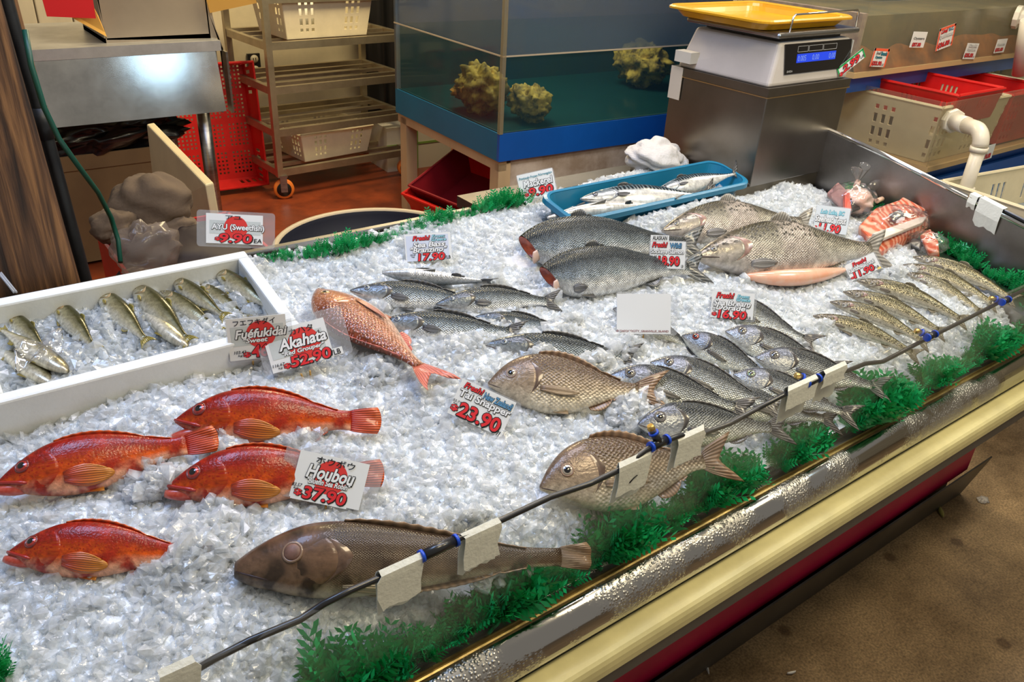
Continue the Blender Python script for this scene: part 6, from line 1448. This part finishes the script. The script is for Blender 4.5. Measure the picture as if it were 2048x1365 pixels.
slab('red_edge', [(1690, 424, .032), (1704, 422, .034), (1700, 386, .058), (1690, 384, .060)], .012, mk('red_flesh', (0.58, 0.08, 0.05), 0.35, coat=0.6), w3, .002)
slab('skin_patch', [(1704, 424, .034), (1722, 418, .030), (1712, 396, .045), (1702, 396, .05)], .01, SKIN, w3, .002)
wrap(w3, 1705, 398, .032, (.066, .060, .045), 53)
MB().tube([bpw(1712, 372, .07), bpw(1716, 364, .075)], .008, 10).build('knot', PALE, w3)
def fanbag(a, b):
    c = bpw(1714, 368, .075); t = (a - 0.5) * 1.7; L_ = 0.055 * b * (1 + 0.15 * math.sin(a * 12))
    return c + Vector((math.sin(t) * L_ * 0.9 + 0.004 * b, 0.012 * math.sin(a * 14) * b, math.cos(t) * L_ * 0.95))
solid(MB().grid(fanbag, 16, 6).build('bag_top', WRAP, w3), 0.0006)
lump('bag_ear', bpw(1748, 372, .06), (.030, .014, .017), WRAP, w3, 57, 0.2, 2.0)
MB().tube([bpw(1754, 402, .045), bpw(1764, 398, .045)], .007, 10).build('second_knot', mk('peach_knot', (0.75, 0.5, 0.35), 0.4), w3)

# ================================================================== ACRYLIC SHELLFISH TANKS ON THE RIGHT
ACR = glassy('tank_acrylic', (0.93, 0.92, 0.87), 0.10, (0.55, 0.50, 0.40), 0.06, 0.08)
def pane(mb, a, b): return mb.box2(a, b)
# upper tank
ux0, ux1, uy0, uy1, uz0, uz1 = 2.985, 5.2, 1.80, 2.42, 1.150, 1.425
ut = thing('acrylic_tank', 'upper acrylic shellfish tank with murky brown water and price tags', 'tank', (4.0, 2.1, 1.15))
OLV = mk('murky_olive', (0.15, 0.125, 0.055), 0.7, var=0.65, vscale=5, col2=(0.06, 0.065, 0.04))
RUST = mk('rusty_silt', (0.36, 0.13, 0.028), 0.8, var=0.6, vscale=9, col2=(0.13, 0.055, 0.02))
MB().box2((ux0, uy0, uz0), (ux1, uy1, uz0 + 0.02)).build('base', mk('tank_base_tan', (0.48, 0.33, 0.16), 0.6), ut)
MB().box2((ux0, uy0, uz0 + .02), (ux1, uy0 + .008, uz1)).build('pane', ACR, ut)
MB().box2((ux0, uy0 + .008, uz0 + .02), (ux0 + .008, uy1, uz1)).build('pane', ACR, ut)
MB().box2((ux0, uy1, uz0), (ux1, uy1 + .02, uz1 + .02)).build('back_panel', mk('beige_panel', (0.50, 0.42, 0.28), 0.6, var=0.2), ut)
MB().grid(lambda a, b: Vector((ux0 + .012 + (ux1 - ux0 - .03) * a, uy0 + .010 + 0.045 * b, uz0 + .02 + (0.075 + 0.035 * noise.noise(Vector((a * 14, 0.3, 0)))) * b)), 80, 6).build('silt', RUST, ut)
MB().box2((ux0 + .05, uy0 + .06, uz0 + .02), (ux1 - .02, uy1 - .02, 1.366)).build('murky_water', OLV, ut)
MB().box2((ux0 + .012, uy0 + .03, uz0 + .02), (ux0 + .045, uy1 - .02, 1.38)).build('mauve_edge', mk('mauve_scale', (0.25, 0.17, 0.20), 0.6, var=0.6, vscale=18, col2=(0.45, 0.38, 0.34)), ut)
# shelf frame
fr_ = thing('tank_shelving', 'blue painted shelving carrying the acrylic shellfish tanks', 'shelving', (4.0, 2.2, 0))
MB().box2((2.95, 1.84, 1.085), (5.2, 2.45, 1.148)).build('upper_shelf', BLUEPL, fr_)
MB().box2((3.15, 1.56, 0.55), (5.4, 2.2, 0.832)).build('lower_shelf', BLUEPL, fr_)
MB().box2((3.17, 2.46, 0.3), (5.6, 2.50, 1.75)).build('back_board', BLUEPL, fr_)
MB().box2((2.95, 2.2, 0.0), (5.2, 2.45, 1.085)).build('support', TEALP, fr_)
# tags on the upper tank
def ptag(label, TL, TR, BL, items, border=None, yy=uy0 - .004):
    return card(label, TL, TR, BL, (0, 0), 0, 0, items, border=border, parent_plane=(Vector((3, yy, 1.2)), (0, -1, 0)), name='price_tag')
ptag('red edged tag reading small beach oysters 33.90', (1750, 96), (1780, 98), (1737, 133), [('Small', .18, .48, .66, .17, K_, None, .2), ('Beach', .52, .90, .64, .18, 'teal', K_), ('Oysters', .20, .64, .42, .17, 'teal', K_), ('$33.90', .10, .70, .06, .24, R_, K_), ('DZ', .74, .88, .06, .12, K_)], ('orange', .09))
ptag('white tag reading oysters 37.00 above the silt', (1828, 63), (1856, 64), (1819, 95), [('Oysters', .12, .88, .46, .20, K_), ('$37.00', .14, .74, .06, .24, R_, K_)])
ptag('red edged tag reading live B.C. spot prawns 36.00', (1880, 58), (1913, 46), (1868, 104), [('Live!', .14, .52, .74, .17, R_, K_, .2), ('B.C.', .60, .88, .76, .14, 'blue', K_), ('Spot Prawns', .10, .92, .46, .20, W0, K_), ('$36.00', .10, .78, .08, .24, R_, K_), ('LB', .82, .94, .10, .10, K_)], ('orange', .08))
ptag('white tag reading Kusshi oysters 35.00', (1936, 86), (1959, 87), (1924, 118), [('Kusshi', .20, .84, .74, .17, W0, K_), ('Oysters', .14, .84, .48, .18, W0, K_), ('$35.00', .06, .76, .10, .26, R_, K_), ('DZ', .80, .92, .10, .10, K_)])
ptag('white tag reading oysters 33.00 nearest the pipe', (1996, 79), (2016, 77), (1986, 107), [('Oysters', .14, .84, .50, .18, W0, K_), ('$33.00', .06, .80, .10, .26, R_, K_)])
# lower tank
lx0, lx1, ly0, ly1, lz0, lz1 = 3.155, 5.2, 1.50, 2.16, 0.838, 1.104
lt = thing('acrylic_tank', 'lower acrylic tank holding slotted ivory and red crates', 'tank', (4.0, 1.8, .84))
MB().box2((lx0, ly0, lz0), (lx1, ly1, lz0 + .02)).build('base', MATS['tank_base_tan'], lt)
for a, b in (((lx0, ly0, lz0 + .02), (lx1, ly0 + .008, lz1)), ((lx0, ly0 + .008, lz0 + .02), (lx0 + .008, ly1, lz1)), ((lx0, ly1 - .008, lz0 + .02), (lx1, ly1, lz1))):
    MB().box2(a, b).build('pane', ACR, lt)
def slot3(i, j, nn, ny): return (i % 2 == 1) and (j % 3 != 2) and (0 < j < ny - 2) and ((i // 7) % 2 == 0)
crate('slotted_crate', 'ivory slotted crate in the near corner of the lower tank', 'crate', frame_m((3.46, 1.80, lz0 + .022)), 0.50, 0.50, 0.215, WHITEPL, .02, .006, slot3, None, 30, 12)
crate('slotted_crate', 'bright red slotted crate leaning over the ivory one in the lower tank', 'crate', frame_m((3.94, 1.72, lz0 + .030)), 0.36, 0.36, 0.21, REDPL, .02, .006, slot3, None, 24, 12)
crate('slotted_crate', 'red slotted crate stacked on the ivory one, its rim above the lower tank', 'crate', frame_m((3.44, 1.72, lz0 + .165)), 0.33, 0.38, 0.115, REDPL, .015, .006, lambda i, j, nn, ny: (i % 2 == 1 and 4 < j < 9 and (i // 8) % 2 == 0), None, 34, 12)
crate('slotted_crate', 'ivory slotted crate far along the lower tank', 'crate', frame_m((4.42, 1.78, lz0 + .022)), 0.42, 0.46, 0.215, WHITEPL, .02, .006, slot3, None, 30, 12)
ptag('white tag reading 10.00 below the elbow pipe', (1975, 292), (1992, 287), (1964, 322), [('10.00', .10, .76, .10, .30, R_, K_)], yy=ly0 - .004)
# pipes
PVC = mk('pvc_white', (0.74, 0.69, 0.58), 0.38, var=0.12, vscale=10, coat=0.1)
pv = thing('elbow_pipe', 'white PVC drain pipe with an elbow on the lower tank', 'pipe', (3.2, 1.35, .7))
f0 = ony(1903, 241, ly0); f0 = Vector((f0.x, ly0, f0.z)); e0 = ony(1966, 262, 1.33)
ax = (e0 - f0).normalized()
MB().lathe([(0, 0), (.044, 0), (.046, .004), (.046, .016), (.042, .022), (.030, .024), (.030, .05), (0, .05)], f0, ax, 8, False).build('flange_nut', PVC, pv)
MB().tube([f0 + ax * .02, f0 + ax * .10], .031, 18).build('socket', PVC, pv)
dn_ = Vector((0, 0, -1)); el = []
for k in range(9):
    t_ = k / 8 * PI / 2; el.append(e0 - ax * 0.045 + ax * 0.055 * math.sin(t_) + dn_ * 0.055 * (1 - math.cos(t_)))
MB().tube([f0 + ax * .08, e0 - ax * 0.05] + el, .028, 18).build('elbow', PVC, pv)
bt = el[-1]
MB().tube([bt, bt + dn_ * .02], .031, 18).build('collar', PVC, pv)
MB().tube([bt, bt + dn_ * .28], .024, 18).build('down_pipe', PVC, pv)
MB().tube([bt + dn_ * .15, bt + dn_ * .30], .030, 18).build('lower_socket', PVC, pv)
pv2 = thing('elbow_pipe', 'white PVC pipe stub on the upper tank end', 'pipe', (4.2, 1.75, 1.2))
g0 = ony(2030, 34, uy0); MB().lathe([(0, 0), (.05, 0), (.05, .02), (.034, .025), (.034, .12), (0, .12)], Vector((g0.x, uy0, g0.z)), (0.25, -1, 0), 10, False).build('flange_nut', PVC, pv2)
MB().tube([ony(2056, 40, 1.68), ony(2048, 85, 1.68), ony(2038, 148, 1.68)], .030, 14).build('down_pipe', PVC, pv2)
# bottom basin with basket
bs = thing('lower_basin', 'clear basin with foaming blue water below the elbow pipe', 'basin', (3.6, 1.3, .5))
MB().box2((2.95, 0.95, 0.55), (4.6, 1.54, 0.70)).build('blue_water', mk('foamy_blue_water', (0.02, 0.09, 0.20), 0.25, var=0.8, vscale=14, col2=(0.30, 0.34, 0.36), bump=0.6, bscale=20), bs)
MB().box2((2.94, 0.94, 0.5), (4.6, 0.95, 0.76)).build('pane', ACR, bs); MB().box2((2.94, 1.535, 0.5), (4.6, 1.55, 0.78)).build('pane', BLUEPL, bs)
MB().box2((2.94, 0.95, 0.5), (2.95, 1.54, 0.76)).build('pane', ACR, bs)
kb = ony(2000, 372, 1.2)
crate('slotted_crate', 'ivory slotted basket standing in the blue basin behind the side wall', 'crate', frame_m((3.36, 1.16, .66), -0.12), 0.62, 0.34, 0.19, WHITEPL, .02, .006, lambda i, j, nn, ny: i % 2 == 1 and 3 < j < 9 and (i // 6) % 2 == 0, None, 36, 12)
# painted fish on the beige board at the right
fbd = thing('fish_sign', 'beige board painted with small grey fish behind the upper tank end', 'sign', (4.8, 2.0, 1.0))
MB().box2((4.42, 2.60, 0.3), (6.6, 2.64, 2.2)).build('board', mk('beige_board', (0.55, 0.47, 0.30), 0.7), fbd)
# tape and nozzle on the side wall
def sidetape(label, px0, py0, px1, py1, drop, seed):
    a = onx(px0, py0, 2.163); b = onx(px1, py1, 2.163); mb = MB(); q = random.Random(seed)
    vs = []; n = 6
    for i in range(n + 1):
        p = a.lerp(b, i / n); vs += [p + Vector((0.024, 0, 0.0)), p + Vector((0.022, 0, 0.012)), p + Vector((-0.002, 0, 0.012)), p + Vector((-0.006, 0, -drop * 0.4)), p + Vector((-0.002, 0, -drop * q.uniform(.85, 1.1)))]
    fs = [(i * 5 + j, i * 5 + j + 1, (i + 1) * 5 + j + 1, (i + 1) * 5 + j) for i in range(n) for j in range(4)]
    mb.add(vs, fs); o = mb.build('tape_strip', TAPEM); solid(o, .0008); tag(o, label, 'tape', 'white tapes on the side wall')
sidetape('rag of white tape folded over the steel side wall', 1958, 404, 2004, 428, .055, 1)
sidetape('small scrap of white tape on the side wall by the brass nozzle', 1938, 396, 1954, 404, .022, 2)
sn_ = thing('mist_hose', 'second black mist hose with brass nozzle on the side wall', 'hose', onx(1945, 398, 2.15))
MB().tube([onx(1938, 392, 2.165), onx(1946, 396, 2.165)], .006, 10).build('brass_nozzle', BRASS, sn_)
MB().tube([onx(1946, 396, 2.165), onx(1962, 405, 2.17), onx(2002, 418, 2.172), onx(2050, 442, 2.172), onx(2090, 462, 2.172)], .0052, 10).build('tube', HOSEM, sn_)
# litter on the floor
LEAF = mk('dry_leaf', (0.22, 0.20, 0.05), 0.6)
def leaf(label, cat, px, py, L_, W_, ang, mat, nm):
    c = onz(px, py, 0.004); mb = MB(); d = Vector((math.cos(ang), math.sin(ang), 0)); s_ = Vector((-d.y, d.x, 0))
    mb.grid(lambda a, b: c + d * (a - .5) * L_ + s_ * (b - .5) * W_ * math.sin(PI * (0.06 + .88 * a)) + Vector((0, 0, 0.006 * math.sin(PI * b) + .004 * a)), 8, 4)
    o = mb.build(nm, mat); solid(o, .0006); tag(o, label, cat); return o
leaf('curled olive leaf on the concrete beside the kick plate', 'leaf', 1882, 1026, .05, .018, .75, LEAF, 'fallen_leaf')
SCR = mk('paper_scrap', (0.7, 0.7, 0.68), 0.7)
leaf('long white paper scrap on the concrete', 'scrap', 1414, 1338, .035, .007, 1.0, SCR, 'paper_scrap')
leaf('shiny plastic scrap against the kick plate', 'scrap', 1400, 1322, .035, .012, .2, SCR, 'plastic_scrap')
leaf('small curled white scrap beside a dark stain on the concrete', 'scrap', 1582, 1348, .022, .006, -.5, SCR, 'paper_scrap')
o = lump('ice_patch', onz(1966, 1000, 0.004), (.022, .016, .006), icemat('melting_ice', (.75, .74, .74), .5), None, 61, .4, 3.0); tag(o, 'small patch of melting ice on the concrete', 'ice')

for k, (a_, b_) in enumerate(((2026, 82), (2012, 100))):
    c = ony(a_, b_, 2.597); mb = MB(); n = 20
    pts = [c + Vector((math.cos(2 * PI * i / n) * .075, 0, math.sin(2 * PI * i / n) * .034)) for i in range(n)]
    mb.extr(pts, (0, 0, 0), (0, -.002, 0)); mb.extr([c + Vector((-.065, 0, 0)), c + Vector((-.115, 0, -.03)), c + Vector((-.115, 0, .03))], (0, 0, 0), (0, -.002, 0))
    mb.build('painted_fish', mk('fish_paint', (.10, .13, .11), .6), fbd)
# loose clear film over the sweetfish
def film(a, b):
    p_ = bpw(30 + 95 * a, 690 + 50 * b - 30 * a, .052); return p_ + EN * (0.008 * noise.noise(Vector((a * 5, b * 4, 2))) + 0.006 * math.sin(a * 9 + b * 4))
o = MB().grid(film, 20, 14).build('plastic_film', WRAP); solid(o, .0004); tag(o, 'crumpled clear plastic film lying over the sweetfish', 'film')
